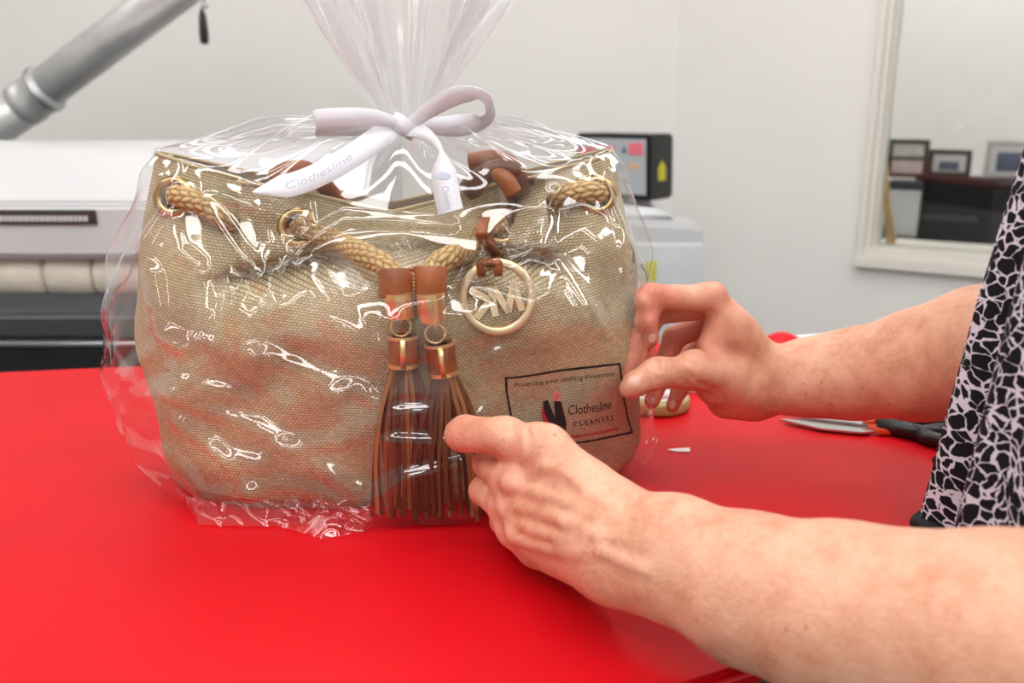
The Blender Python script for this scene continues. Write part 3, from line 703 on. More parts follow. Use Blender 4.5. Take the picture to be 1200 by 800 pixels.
# medallion
mc, mn = hit(581, 351, .006); mn = (mn*.2+Vector((0, -1, .05))).normalized(); MB_ = basis(mn)
med = lathe('medallion', [(.0235, -.0016), (.0240, .0016), (.0262, .0022), (.0298, .0018), (.0305, .0), (.0298, -.0018)], mc, mn, 'palegold', bag, 64, True)
def mp2(px, py):       # pixel -> point on the medallion plane
    r = ray(px, py); return CAM + r*((mc-CAM).dot(mn)/r.dot(mn))
bm = bmesh.new()
def stroke(a, b, wd=.0052):
    p, q = mp2(430+a[0]/5.4545, 290+a[1]/5.4545), mp2(430+b[0]/5.4545, 290+b[1]/5.4545)
    d = (q-p).normalized(); s = mn.cross(d)*wd/2; h = mn*.0019
    vs = [bm.verts.new(p_+s*k1+h*k2) for k2 in (-1, 1) for p_, k1 in ((p, -1), (p, 1), (q, 1), (q, -1))]
    for qd in ((3, 2, 1, 0), (4, 5, 6, 7), (0, 1, 5, 4), (1, 2, 6, 5), (2, 3, 7, 6), (3, 0, 4, 7)): bm.faces.new([vs[i] for i in qd])
for a, b in (((658, 268), (800, 345)), ((700, 452), (800, 320)), ((790, 248), (822, 438)), ((805, 250), (908, 412)), ((902, 412), (938, 216)), ((932, 216), (992, 402))): stroke(a, b)
bmesh.ops.recalc_face_normals(bm, faces=bm.faces); bm_obj('monogram', bm, 'palegold', med)
# leather charm strap
def strap(name, pts, wd, w_, th=.0018, mat='leather', n=28):
    link(name, strip_me(catmull(pts, n), wd, w_, th), mat, bag)
strap('charm_strap', [hp_(570, 262, .004), hp_(566, 266, .021), P(564, 274, .668), hp_(570, 296, .012), mp2(575, 312)+mn*.006], EX, .0085)
for sx_ in (563, 584):
    pts = [mp2(574, 306)+mn*.005, mp2(sx_, 308)+mn*.0065, mp2(sx_+(1 if sx_ < 570 else -1), 318)+mn*.005, mp2(sx_+1, 323)-mn*.001, mp2(sx_, 315)-mn*.005]
    strap('charm_loop', pts, EX, .0062, .0016)
strap('side_strap', [hp_(606, 200, .003), hp_(605, 222, .004), hp_(603, 245, .004), hp_(599, 262, .003)], EX, .0065, mat='leather_dk')
# handles: rolled leather, sagging into the bag
hm = [P(320, 208, .742), P(340, 199, .742), P(366, 203, .752), P(400, 240, .775), P(460, 300, .78), P(530, 262, .785), P(556, 222, .775), P(572, 203, .76), P(590, 208, .745), P(603, 228, .742)]
tube('handle', catmull(hm, 70), lambda t: .0075, 'leather', bag, 16)
hm2 = [P(552, 190, .79), P(575, 187, .785), P(592, 190, .785), P(606, 205, .788), P(612, 235, .79)]
tube('handle', catmull(hm2, 40), .0085, 'leather', bag, 16)
hm3 = [P(548, 222, .765), P(562, 208, .758), P(585, 198, .752), P(603, 203, .752), P(610, 225, .76)]
tube('handle', catmull(hm3, 40), .0085, 'leather_dk', bag, 16)

# ------------------------------------------------------------------ cellophane wrap
wrap = thing('cellophane_wrap', 'clear crinkled cellophane gathered at the top around the handbag', 'wrap', tuple(B0))
NK = P(476, 150, .772); nk = np.array(NK)
nk_l = np.array([(NK-B0).dot(EX), (NK-B0).dot(EY), NK.z])
def exL(z): return np.interp(z, [0, .03, .08, .15, .21, .25, .30], [.012, .024, .026, .025, .018, .008, .001])
def exR(z): return np.interp(z, [0, .05, .1, .2, .25, .30], [.010, .010, .008, .008, .006, .001])
creases = [([(165, 330), (178, 392), (206, 409)], .008, .020), ([(128, 460), (158, 432), (182, 408), (240, 402)], .007, .02), ([(222, 235), (272, 300), (330, 352)], .007, .016),
 ([(268, 330), (297, 412), (395, 441)], .010, .022), ([(320, 362), (362, 330), (430, 392)], .010, .024), ([(297, 412), (306, 445), (330, 470)], .008, .02),
 ([(190, 545), (240, 600)], .007, .018), ([(252, 532), (296, 585)], .007, .016), ([(185, 178), (225, 215), (272, 236), (330, 262)], .008, .018),
 ([(440, 470), (452, 400), (472, 348), (512, 340)], .007, .012), ([(400, 500), (440, 470), (500, 468)], .006, .015), ([(200, 470), (300, 500), (420, 560)], .008, .028),
 ([(420, 585), (470, 545), (540, 530)], .006, .016), ([(640, 335), (690, 378), (735, 405)], .030, .056), ([(640, 288), (672, 330), (712, 392)], .006, .02), ([(640, 288), (690, 270), (730, 300)], .010, .022), ([(660, 235), (640, 288), (600, 300)], .006, .014),
 ([(190, 265), (200, 300), (228, 320)], .006, .012), ([(150, 300), (168, 260), (185, 178)], .005, .014), ([(345, 240), (352, 300), (330, 330)], .006, .012), ([(270, 340), (250, 420), (180, 470), (160, 520)], .007, .02),
 ([(715, 185), (735, 250), (745, 330)], .006, .012), ([(340, 300), (400, 262), (530, 270)], .005, .014), ([(230, 330), (240, 380), (200, 440)], .006, .014), ([(300, 250), (312, 290), (300, 335)], .006, .010)]
creases += [([(150, 480), (215, 455), (300, 470)], .008, .02), ([(330, 520), (400, 505), (445, 480)], .007, .02), ([(560, 330), (620, 345), (650, 330)], .006, .02), ([(250, 590), (330, 570), (420, 575)], .007, .02), ([(205, 505), (262, 540), (300, 545)], .008, .02), ([(455, 500), (520, 505), (575, 470)], .006, .02), ([(560, 415), (600, 400), (640, 410)], .004, .02), ([(380, 455), (420, 440), (445, 455)], .007, .02)]
creases = [([loc_front(px, py, -.1) for px, py in pl_], A_, A_/.62 if A_ < .015 else w_) for pl_, A_, w_ in creases]
def crease_disp(x, z):
    d = np.zeros_like(x)
    for pl_, A_, w_ in creases:
        best = np.full_like(x, 9.)
        for (x0, z0), (x1, z1) in zip(pl_[:-1], pl_[1:]):
            L2 = (x1-x0)**2+(z1-z0)**2; t = np.clip(((x-x0)*(x1-x0)+(z-z0)*(z1-z0))/L2, 0, 1)
            taper = 1.0
            best = np.minimum(best, np.hypot(x-(x0+t*(x1-x0)), z-(z0+t*(z1-z0))))
        d += A_*(np.clip(1-best/w_, 0, None) if A_ > .015 else np.clip(1-(best/w_)**2, 0, None)**2)
    return d
# random facet creases (piecewise linear tents between scattered points)
def facet(x, z, n, seed, amp, size):
    r = np.random.default_rng(seed); px_ = r.uniform(-.28, .24, n); pz_ = r.uniform(0, .34, n); hh_ = r.uniform(0, amp, n)
    best = np.full_like(x, -9.)
    for a, b, h_ in zip(px_, pz_, hh_):
        an = r.uniform(0, np.pi); sx_ = r.uniform(.6, 2.2); c_, s_ = np.cos(an), np.sin(an)
        u_ = (x-a)*c_+(z-b)*s_; v_ = -(x-a)*s_+(z-b)*c_
        best = np.maximum(best, h_-amp/size*(np.abs(u_)*sx_+np.abs(v_)*.5))
    return np.maximum(best, -amp)
lx0, lz0 = loc_front(668, 470, -.1)
def film_front_gap(x, z):
    tas = .026*np.exp(-((x-.005)/.075)**4)*(1-smooth(z, .19, .235))
    charm = .012*np.exp(-((x-.075)/.05)**4)*np.exp(-((z-.17)/.06)**4)
    return .006 + np.maximum(tas, charm)
NPf, NZf, NT_ = 720, 200, 70
phf = np.linspace(0, 2*np.pi, NPf, endpoint=False) + math.pi/2
cf, sf = sec(phf); cf = cf[None]; sf = sf[None]; vf = np.linspace(0, 1, NZf)[:, None]
zr = rimz(cf)+.004; zf = .0025 + vf*(zr-.0025)
ax_ = aZ(zf)*np.where(cf > 0, 1+.085*smooth(zf, .10, .01), 1)+np.where(cf < 0, exL(zf), exR(zf)); xf = ax_*cf; yf = bZ(zf)*sf
wff = np.where(sf < 0, np.clip(np.abs(sf), 0, 1)**.6, 0)
flat_lab = 1-np.exp(-((xf-lx0)/.062)**4-((zf-lz0)/.05)**4)*.93
smoothbag = np.maximum(front_disp(xf, zf), -.012)
mx_ = smoothbag.copy()
for k_ in range(-12, 13, 2): mx_ = np.maximum(mx_, np.roll(smoothbag, k_, 1))      # film bridges the folds of the bag
for _ in range(4):
    mx_ = sum(np.roll(mx_, k_, 1) for k_ in range(-6, 7))/13
    pad_ = np.pad(mx_, ((6, 6), (0, 0)), mode='edge'); mx_ = sum(pad_[k_:k_+NZf] for k_ in range(13))/13
smoothbag = mx_+.002
dd_ = smoothbag + film_front_gap(xf, zf) + (crease_disp(xf, zf) + facet(xf, zf, 26, 5, .005, .10)*(1-smooth(zf, .17, .21)) + .002*pn2(xf, zf, 2.2, 60))*flat_lab
topfade = smooth(vf, 1.0, .93)
yf = yf - dd_*wff*(.25+.75*topfade)
yf = yf + np.where(sf > 0, .010*np.clip(sf, 0, 1)+facet(xf, zf, 60, 9, .006, .06), 0)
side = np.abs(cf)**3
xf = xf + np.sign(cf)*side*(.003+facet(yf*1.5, zf, 40, 11, .006, .05)+.004*pn2(yf*2, zf, 8.8, 50))*topfade
# flare at the very bottom
fl = np.clip(1-zf/.02, 0, 1)**2; xf = xf + cf*fl*.006; yf = yf + sf*fl*.010
bodyF = np.stack([xf, yf, zf], -1)
# gathered top from rim to the neck
def pleat(ph): return .55*np.sin(11*ph+.6)+.35*np.sin(17*ph+2)+.35*np.sin(7*ph+4)
tt = np.linspace(0, 1, NT_)[1:, None]
rimL = bodyF[-1][None]; pls = pleat(phf)[None]
rn = .012+.004*pls
nx = nk_l[0]+rn*np.cos(phf)[None]; ny = nk_l[1]+rn*np.sin(phf)[None]; nz = np.full_like(nx, nk_l[2])
e = tt**.92
topx = rimL[..., 0]*(1-e)+nx*e; topy = rimL[..., 1]*(1-e)+ny*e
ez = tt**.8
topz = rimL[..., 2]*(1-ez)+nz*ez
rad = np.hypot(topx-nk_l[0], topy-nk_l[1])
topz = topz + np.sin(np.pi*tt)*(.004 + .010*pls*np.clip(rad/.04, 0, 1)**.5 + .005*np.sin(29*phf+3)[None]*np.clip(rad/.06, 0, 1) + .006*facet(topx, topy+.15, 40, 21, 1., .06))
topF = np.stack([topx, topy, topz], -1)
allF = np.concatenate([bodyF, topF], 0)
film_me = grid_mesh(toW(allF[..., 0], allF[..., 1], allF[..., 2]), wrap_u=True)
film = link('film_body', film_me, 'film', wrap)
FB = bvh_of(film_me)
# plume above the knot
npl_, nph = 90, 900
ph2 = np.linspace(0, 2*np.pi, nph, endpoint=False)[None]; t2 = np.linspace(0, 1, npl_)[:, None]
pp = .5*np.sin(9*ph2+.6+1.2*t2)+.42*np.sin(16*ph2+2-1.5*t2)+.3*np.sin(5*ph2+4+t2)+.18*np.sin(31*ph2+1+3*t2)
r2 = .013+(.094*t2**.98)*(1+.10*np.sin(2*ph2+1)); rr = r2*(1+pp*(.30+.32*t2))
Lp = .215*(1+.07*np.sin(3*ph2+.6)+.06*np.sin(7*ph2+2)-.24*np.exp(-(np.angle(np.exp(1j*(ph2-.1)))/.5)**2))
px_ = nk_l[0]+rr*np.cos(ph2)*1.02 - .004*t2; py_ = nk_l[1]+rr*np.sin(ph2)*.75; pz_ = nk_l[2]+t2*Lp + .006*np.sin(8*ph2+9*t2)*t2
pz_ = pz_ + .010*t2*np.sin(23*ph2+14*t2)*.4
link('film_plume', grid_mesh(toW(px_, py_, pz_), wrap_u=True), 'film_plume', wrap)
# loose hem of film spread on the table
hem_top = [(205, 578), (240, 590), (290, 592), (340, 590), (390, 588), (440, 590), (480, 596), (520, 604), (565, 606)]
hem_bot = [(226, 604), (232, 616), (275, 617), (330, 618), (378, 632), (425, 624), (462, 606), (500, 616), (560, 614)]
nu_, nv_ = 200, 26
tp = np.array([tuple(PZ(*p, .014)) for p in hem_top]); bt_ = np.array([tuple(PZ(*p, .001)) for p in hem_bot]); ui = np.linspace(0, len(hem_top)-1, nu_)
T_ = np.stack([np.interp(ui, range(len(tp)), tp[:, i]) for i in range(3)], -1); Bm = np.stack([np.interp(ui, range(len(tp)), bt_[:, i]) for i in range(3)], -1)
tv = np.linspace(0, 1, nv_)[:, None, None]; Ah = T_[None]*(1-tv)+Bm[None]*tv
bumpz = np.abs(pn2(Ah[..., 0], Ah[..., 1]*1.5, 5.0, 190))*.008*np.sin(np.pi*np.clip(tv[..., 0]*.9+.05, 0, 1)) + .004*np.abs(np.sin(Ah[..., 0]*130+Ah[..., 1]*60))*(1-tv[..., 0])
Ah[..., 2] = np.maximum(Ah[..., 2]+bumpz, .0012); link('film_hem', grid_mesh(Ah), 'film', wrap)

# printed label on the film
lab_c = [hit(px, py, .0, FB)[0] for px, py in ((591, 441), (726, 424), (741, 507), (604, 527))]
LO, LX, LYv = lab_c[0], lab_c[1]-lab_c[0], lab_c[3]-lab_c[0]
def lab(u, v_, off=.0012):        # u right 0..1, v down 0..1
    p = lab_c[0]*(1-u)*(1-v_)+lab_c[1]*u*(1-v_)+lab_c[2]*u*v_+lab_c[3]*(1-u)*v_
    q, n, i, d = FB.find_nearest(p)
    if n.y > 0: n = -n
    return q+n*off
NL = 24
sheet = [[lab(i/NL, j/16, .0006) for i in range(NL+1)] for j in range(17)]
lab_o = link('printed_label', grid_mesh(np.array([[tuple(p) for p in r_] for r_ in sheet])), 'label_film', wrap)
lab_o['label'] = 'clear label with black border, cleaner logo and lettering'
bm = bmesh.new()
def band(pts_in, pts_out):
    a = [bm.verts.new(p) for p in pts_in]; b = [bm.verts.new(p) for p in pts_out]
    for i in range(len(a)-1): bm.faces.new((a[i], a[i+1], b[i+1], b[i]))
bwx, bwy = .018, .030; rg = [i/30 for i in range(31)]
band([lab(u, 0) for u in rg], [lab(u, bwy) for u in rg]); band([lab(u, 1-bwy) for u in rg], [lab(u, 1) for u in rg])
band([lab(0, u) for u in rg], [lab(bwx, u) for u in rg]); band([lab(1-bwx, u) for u in rg], [lab(1, u) for u in rg])
bm_obj('label_border', bm, 'ink', lab_o)
asp = LYv.length/LX.length
def lab_text(name, s, u0, v0, width, mat, shear=0, bold=0, vs=1.0):
    me = text_mesh(s, 1.0, shear, bold); xs_ = [v.co.x for v in me.vertices]; sc = width/(max(xs_)-min(xs_)); x0 = min(xs_)
    for v in me.vertices: v.co = lab(u0+(v.co.x-x0)*sc, v0-v.co.y*sc/asp*vs, .0013)
    return link(name, me, mat, lab_o, False)
lab_text('slogan_lettering', 'Protecting your clothing investment', .07, .165, .86, 'ink', .25, .006)
lab_text('script_lettering', 'Clothesline', .47, .60, .38, 'ink', .35, .004, 1.35)
lab_text('capital_lettering', 'C L E A N E R S', .485, .76, .36, 'ink', 0, .014, 1.1)
bm = bmesh.new(); rd = random.Random(4); u_ = .30        # unreadable small red print
while u_ < .86:
    w_ = rd.uniform(.008, .018); vs = [bm.verts.new(lab(a_, b_, .0013)) for a_, b_ in ((u_, .87+rd.uniform(0, .02)), (u_+w_*.75, .87), (u_+w_*.75, .915), (u_, .915))]; bm.faces.new(vs); u_ += w_
o = bm_obj('red_print', bm, 'ink_red', lab_o); o['kind'] = 'stuff'
def lab_poly(name, pts, mat, parent):
    bm = bmesh.new(); vs = [bm.verts.new(lab(u, v_, .0011 if mat != 'ink' else .0014)) for u, v_ in pts]; bm.faces.new(vs); bmesh.ops.triangulate(bm, faces=bm.faces); return bm_obj(name, bm, mat, parent)
# emblem: dark suit shape in a red ring, rose collar above
arc = lambda cu, cv, ru, rv, a0, a1, n=18: [(cu+ru*math.cos(math.radians(a0+(a1-a0)*i/n)), cv+rv*math.sin(math.radians(a0+(a1-a0)*i/n))) for i in range(n+1)]
ring_ = arc(.345, .62, .09, .25, 75, 250)+arc(.352, .62, .07, .20, 250, 75)
lab_poly('emblem_ring', ring_, 'ink_red', lab_o)
lab_poly('emblem_suit', [(.285, .40), (.325, .38), (.355, .62), (.375, .40), (.43, .42), (.435, .72), (.40, .86), (.375, .80), (.35, .90), (.305, .74), (.28, .55)], 'ink', lab_o)
lab_poly('emblem_collar', arc(.40, .345, .036, .075, 0, 360), 'ink_pink', lab_o)
lab_poly('emblem_knot', arc(.398, .35, .022, .045, 0, 360, 10), 'ink_red', lab_o)

# ------------------------------------------------------------------ white ribbon bow
rb = thing('ribbon_bow', 'white satin ribbon bow tied around the gathered film neck', 'ribbon', tuple(NK))
FBh = lambda px, py, off: hit(px, py, off, FB)[0]
up = Vector((0, 0, 1)); cv = Vector((0, -1, .2)).normalized()
lathe('neck_band', [(.0175, -.006), (.0195, -.006), (.0198, 0), (.0195, .006), (.0175, .006)], NK, (0, 0, 1), 'ribbon', rb, 36, True)
Yk = NK.y-.022
kn = [P(463, 140, Yk), P(474, 148, Yk-.006), P(484, 156, Yk)]
link('knot', strip_me(catmull(kn, 12), (P(474, 138, Yk)-P(466, 156, Yk)), .013, .007), 'ribbon', rb)
def ribbon(name, pts, wds, w_, n=60, th=.0007):
    p = catmull(pts, n); W = catmull([Vector(a) for a in wds], n); return link(name, strip_me(p, W, w_, th), 'ribbon', rb), p, W
# right loop: out along the top, round, back
ribbon('loop', [P(476, 148, Yk-.003), P(505, 128, Yk-.012), P(535, 112, Yk-.018), P(560, 112, Yk-.016), P(571, 124, Yk-.006), P(566, 140, Yk+.004), P(540, 147, Yk+.004), P(505, 148, Yk), P(476, 149, Yk-.003)],
       [(.2, -.4, .9), (.25, -.5, .8), (.25, -.6, .7), (.1, -.8, .5), (-.1, -.9, .3), (-.1, -.7, .6), (-.1, -.35, 1), (0, -.3, 1), (0, -.4, 1)], lambda t: .0185*min(1, .45+2.4*min(t, 1-t)))
# left loop: flat, pointing left
ribbon('loop', [P(474, 148, Yk-.003), P(440, 138, Yk-.012), P(405, 139, Yk-.016), P(376, 141, Yk-.014), P(370, 145, Yk-.006), P(378, 147, Yk+.001), P(410, 147, Yk+.001), P(445, 149, Yk), P(474, 150, Yk-.003)],
       [(0, -.3, 1)]*9, lambda t: .0175*min(1, .45+2.4*min(t, 1-t)))
# tails lie on the film
def tail(pts, offs, wpx, wfn, text=None):
    p = [FBh(px, py, o_) if FBh(px, py, o_) else P(px, py, Yk) for (px, py), o_ in zip(pts, offs)]
    return p
tl_ = [P(472, 150, Yk-.004)] + [FBh(*a, o_)+Vector((0, -.004, .006)) for a, o_ in (((448, 170), .004), ((418, 190), .006), ((385, 212), .007), ((350, 229), .007), ((300, 240), .005))]
pth = catmull(tl_, 60)
_, TT, _ = frames(pth); wdir = [Vector((0, -.85, .6)).cross(t_).normalized() for t_ in TT]; wdir = [w_ if w_.z > 0 else -w_ for w_ in wdir]
wfn = lambda t: .0215*min(1, .4+4*t)*(1 if t < .86 else max(.05, 1-(t-.86)/.14*.95))
tl_o = link('tail', strip_me(pth, wdir, wfn, .0007), 'ribbon', rb)
tm = text_mesh('Clothesline', 1.0, .2, .0); L_ = len(pth); 
def on_strip(pth, wdir, t, s, off):
    i = min(int(t*(len(pth)-1)), len(pth)-2); f = t*(len(pth)-1)-i; p = pth[i].lerp(pth[i+1], f); T = (pth[i+1]-pth[i]).normalized(); wd = wdir[i] if isinstance(wdir, list) else wdir
    wd = (wd-T*wd.dot(T)).normalized(); n = T.cross(wd); n = n if n.y < 0 else -n
    return p+wd*s+n*off
xs_ = [v.co.x for v in tm.vertices]; wx = max(xs_)
for v in tm.vertices: v.co = on_strip(pth, wdir, .86-.42*(v.co.x/wx), (v.co.y-.35)*.009, .0009)
link('ribbon_print', tm, 'ribbon_ink', tl_o, False)
t2_ = [P(480, 150, Yk-.004), P(500, 158, Yk-.012), P(516, 176, Yk-.020)] + [FBh(*a, o_)+Vector((0, -.008, 0)) for a, o_ in (((521, 205), .007), ((524, 230), .006), ((529, 253), .006))]
p2 = catmull(t2_, 60); wd2 = [Vector((1, -.25, .05))]*60
w2 = lambda t: (.016-.028*t if t < .42 else min(.021, .0042+(t-.42)*.09))
t2o = link('tail', strip_me(p2, wd2, w2, .0007), 'ribbon', rb)
tm = text_mesh('Clothesline', 1.0, .2, .0); wx = max(v.co.x for v in tm.vertices)
for v in tm.vertices: v.co = on_strip(p2, wd2, .72+.24*(v.co.x/wx), (v.co.y-.35)*.008, .0009)
link('ribbon_print', tm, 'ribbon_ink', t2o, False)
bm = bmesh.new(); vs = [bm.verts.new(on_strip(p2, wd2, .64+.035*math.sin(a), .0055*math.cos(a)+.003*math.sin(a), .0009)) for a in np.linspace(0, 2*np.pi, 14)[:-1]]; bm.faces.new(vs); bm_obj('ribbon_emblem', bm, 'ribbon_ink', t2o)

# ------------------------------------------------------------------ small things on the table
# tape roll
tc_ = PZ(772, 484); tp_ = thing('tape_roll', 'flat olive tan roll of tape lying behind the fingers', 'tape roll', (tc_.x, tc_.y+.02, 0))
lathe('tape_winding', [(.022, .001), (.036, .001), (.0375, .004), (.0375, .012), (.036, .015), (.022, .015)], (tc_.x, tc_.y+.02, 0), (0, 0, 1), 'tan_tape', tp_, 48, True)
lathe('core', [(.019, .0015), (.022, .0015), (.022, .0155), (.019, .0155)], (tc_.x, tc_.y+.02, 0), (0, 0, 1), 'paper', tp_, 40, True)
# white cup-like spool behind the hand
sp = PZ(800, 462); spo = thing('paper_pad', 'small white pad of paper lying behind the pinching hand', 'paper pad', (sp.x, sp.y+.04, 0))
for k_ in range(4): box('sheet', (sp.x+.02, sp.y+.055, .002+.003*k_), (.10, .09, .0026), 'paper', spo, .0005, .3+.04*k_)
# scrap
s_ = PZ(796, 529); me = pydata([(s_.x-.011, s_.y+.003, .0008), (s_.x-.004, s_.y-.002, .0008), (s_.x+.010, s_.y-.004, .0012), (s_.x+.0105, s_.y+.002, .003), (s_.x-.001, s_.y+.003, .002)], [(0, 1, 2, 3, 4)])
o = link('paper_scrap', me, 'paper', None, False); md = o.modifiers.new('s', 'SOLIDIFY'); md.thickness = .0006; md.offset = 1
tag(o, 'tiny white paper scrap on the red vinyl beside the bag', 'paper scrap')
# white paper behind the wrist
a = PZ(962, 408); pk = thing('white_sheet', 'white folded sheet on the far table edge behind the forearm', 'paper', (a.x, a.y, 0))
U, V = np.meshgrid(np.linspace(-1, 1, 14), np.linspace(-1, 1, 10)); A = np.stack([a.x+.02+U*.085+V*.01, a.y-.01+V*.06, .002+.010*(1-U**2)*(1-.3*V)], -1); o = link('upper_leaf', grid_mesh(A), 'paper', pk); o.modifiers.new('s', 'SOLIDIFY').thickness = .001
A2 = A.copy(); A2[..., 2] = .0016; A2[..., 0] -= .008; o = link('lower_leaf', grid_mesh(A2), 'paper', pk); o.modifiers.new('s', 'SOLIDIFY').thickness = .0008
# paper sheet under the scissors
a = PZ(1075, 497); sh = box('paper_sheet', (a.x+.03, a.y+.03, .0012), (.20, .11, .0012), 'paper', None, .0003, .1); tag(sh, 'white paper sheet lying under the scissors handles', 'paper')
# scissors
sc = thing('scissors', 'pair of scissors with black handles and orange pivot beside the blouse', 'scissors', tuple(PZ(1000, 505)))
def flat(name, pts, z0, th, mat, par, bev=0):
    bm = bmesh.new(); vs = [bm.verts.new((p.x, p.y, z0)) for p in pts]; f = bm.faces.new(vs); r = bmesh.ops.extrude_face_region(bm, geom=[f]); bmesh.ops.translate(bm, vec=(0, 0, th), verts=[e for e in r['geom'] if isinstance(e, bmesh.types.BMVert)]); bmesh.ops.recalc_face_normals(bm, faces=bm.faces)
    if bev: bmesh.ops.bevel(bm, geom=list(bm.edges), offset=bev, segments=2, affect='EDGES')
    return bm_obj(name, bm, mat, par)
flat('blade', [PZ(*p) for p in ((912, 496), (960, 507), (1010, 512), (1030, 510), (1030, 499), (1000, 498), (950, 495))], .003, .0022, 'steel', sc, .0005)
flat('blade', [PZ(*p) for p in ((918, 493), (960, 494), (1005, 495), (1032, 500), (1020, 506), (970, 500))], .0055, .0022, 'steel', sc, .0005)
pv = PZ(1018, 502); lathe('pivot', [(0, 0), (.007, 0), (.007, .0035), (.004, .0045), (0, .0045)], (pv.x, pv.y, .0075), (0, 0, 1), 'orange', sc, 24)
flat('blade_collar', [PZ(*p) for p in ((1005, 500), (1030, 512), (1045, 512), (1040, 497), (1015, 495))], .002, .0058, 'orange', sc, .001)
def loop(name, c, a_, b_, rot, mat, zc=.009, rad=.0075, stem=None):
    pts = [Vector((c.x+a_*math.cos(t)*math.cos(rot)-b_*math.sin(t)*math.sin(rot), c.y+a_*math.cos(t)*math.sin(rot)+b_*math.sin(t)*math.cos(rot), zc)) for t in np.linspace(0, 2*np.pi, 40)]
    o = tube(name, pts, rad, mat, sc, 12); return o
h0 = PZ(1030, 506); h1 = PZ(1085, 500); h2 = PZ(1088, 520)
tube('handle_arm', [Vector((h0.x, h0.y, .008)), Vector((h0.x*.5+h1.x*.5, h0.y*.5+h1.y*.5, .009)), Vector((h1.x, h1.y, .009))], .0078, 'black_plastic', sc)
tube('handle_arm', [Vector((h0.x, h0.y, .008)), Vector((h0.x*.5+h2.x*.5, h0.y*.5+h2.y*.5, .009)), Vector((h2.x, h2.y, .009))], .0085, 'black_plastic', sc)
loop('finger_loop', Vector((h1.x+.028, h1.y+.004, 0)), .034, .020, -.05, 'black_plastic'); loop('finger_loop', Vector((h2.x+.028, h2.y-.004, 0)), .034, .018, -.15, 'black_plastic')

# ------------------------------------------------------------------ the person: implicit surface meshed by surface nets
class Field:
    def __init__(s, lo, hi, res):
        s.lo = np.array(lo, float); s.res = res; s.n = np.ceil((np.array(hi)-s.lo)/res).astype(int)+1
        s.f = np.full(tuple(s.n), .05, np.float32); s.fl = np.zeros(tuple(s.n), np.float32) if False else None
        s.ax = [s.lo[i]+np.arange(s.n[i])*res for i in range(3)]
    def sub(s, lo, hi):
        a = np.clip(((lo-s.lo)/s.res).astype(int), 0, s.n); b = np.clip(((hi-s.lo)/s.res).astype(int)+2, 0, s.n)
        return tuple(slice(i, j) for i, j in zip(a, b))
    def cap(s, a, b, ra, rb, k=.004, op='add'):
        a = np.array(a, float); b = np.array(b, float); m = max(ra, rb)+k+4*s.res
        sl = s.sub(np.minimum(a, b)-m, np.maximum(a, b)+m)
        if any(q.stop <= q.start for q in sl): return
        X = (s.ax[0][sl[0]][:, None, None]-a[0]).astype(np.float32); Y = (s.ax[1][sl[1]][None, :, None]-a[1]).astype(np.float32); Z = (s.ax[2][sl[2]][None, None, :]-a[2]).astype(np.float32)
        d = (b-a); L2 = max(d @ d, 1e-12); t = np.clip((X*d[0]+Y*d[1]+Z*d[2])/L2, 0, 1)
        dist = np.sqrt((X-t*d[0])**2+(Y-t*d[1])**2+(Z-t*d[2])**2)-(ra+(rb-ra)*t)
        f = s.f[sl]
        if op == 'add':
            h = np.clip(.5+.5*(f-dist)/k, 0, 1); s.f[sl] = f*(1-h)+dist*h-k*h*(1-h)
        else:
            h = np.clip(.5-.5*(f+dist)/k, 0, 1); s.f[sl] = f*(1-h)-dist*h+k*h*(1-h)
    def chain(s, pts, k=.004):
        for (a, ra), (b, rb_) in zip(pts[:-1], pts[1:]): s.cap(a, b, ra, rb_, k)
    def mesh(s):
        f = s.f; sg = f < 0
        cnt = np.zeros(tuple(s.n-1), np.int8)
        for dx in (0, 1):
            for dy in (0, 1):
                for dz in (0, 1): cnt += sg[dx:s.n[0]-1+dx, dy:s.n[1]-1+dy, dz:s.n[2]-1+dz]
        act = np.argwhere((cnt > 0) & (cnt < 8)); del cnt
        idx = np.full(tuple(s.n-1), -1, np.int32); idx[tuple(act.T)] = np.arange(len(act))
        cor = [(i, j, k_) for i in (0, 1) for j in (0, 1) for k_ in (0, 1)]
        val = np.stack([f[act[:, 0]+i, act[:, 1]+j, act[:, 2]+k_] for i, j, k_ in cor], 1)
        acc = np.zeros((len(act), 3)); num = np.zeros(len(act))
        for p in range(8):
            for q in range(p+1, 8):
                if sum(abs(a-b) for a, b in zip(cor[p], cor[q])) != 1: continue
                va, vb = val[:, p], val[:, q]; mk = (va < 0) != (vb < 0); t = np.where(mk, va/np.where(mk, va-vb, 1), 0)[:, None]
                pt = np.array(cor[p])*(1-t)+np.array(cor[q])*t; acc += pt*mk[:, None]; num += mk
        v = s.lo+(act+acc/num[:, None])*s.res
        faces = []
        for ax in range(3):
            sh = [slice(None)]*3; s1 = list(sh); s2 = list(sh); s1[ax] = slice(0, -1); s2[ax] = slice(1, None)
            ch = np.argwhere(sg[tuple(s1)] != sg[tuple(s2)]); u_, w_ = [(1, 2), (2, 0), (0, 1)][ax]
            ch = ch[(ch[:, u_] > 0) & (ch[:, w_] > 0) & (ch[:, u_] < s.n[u_]-1) & (ch[:, w_] < s.n[w_]-1)]
            inside = sg[tuple(ch.T)]
            def at(du, dw):
                c = ch.copy(); c[:, u_] -= du; c[:, w_] -= dw; return idx[tuple(c.T)]
            q = np.stack([at(1, 1), at(0, 1), at(0, 0), at(1, 0)], 1); q[~inside] = q[~inside][:, ::-1]; faces.append(q)
        fc = np.concatenate(faces); fc = fc[(fc >= 0).all(1)]
        return v, fc

RES = .0021
FL = Field((-.09, .24, -.02), (.74, .90, .56), RES)
def pt(px, py, Y): return np.array(P(px, py, Y))
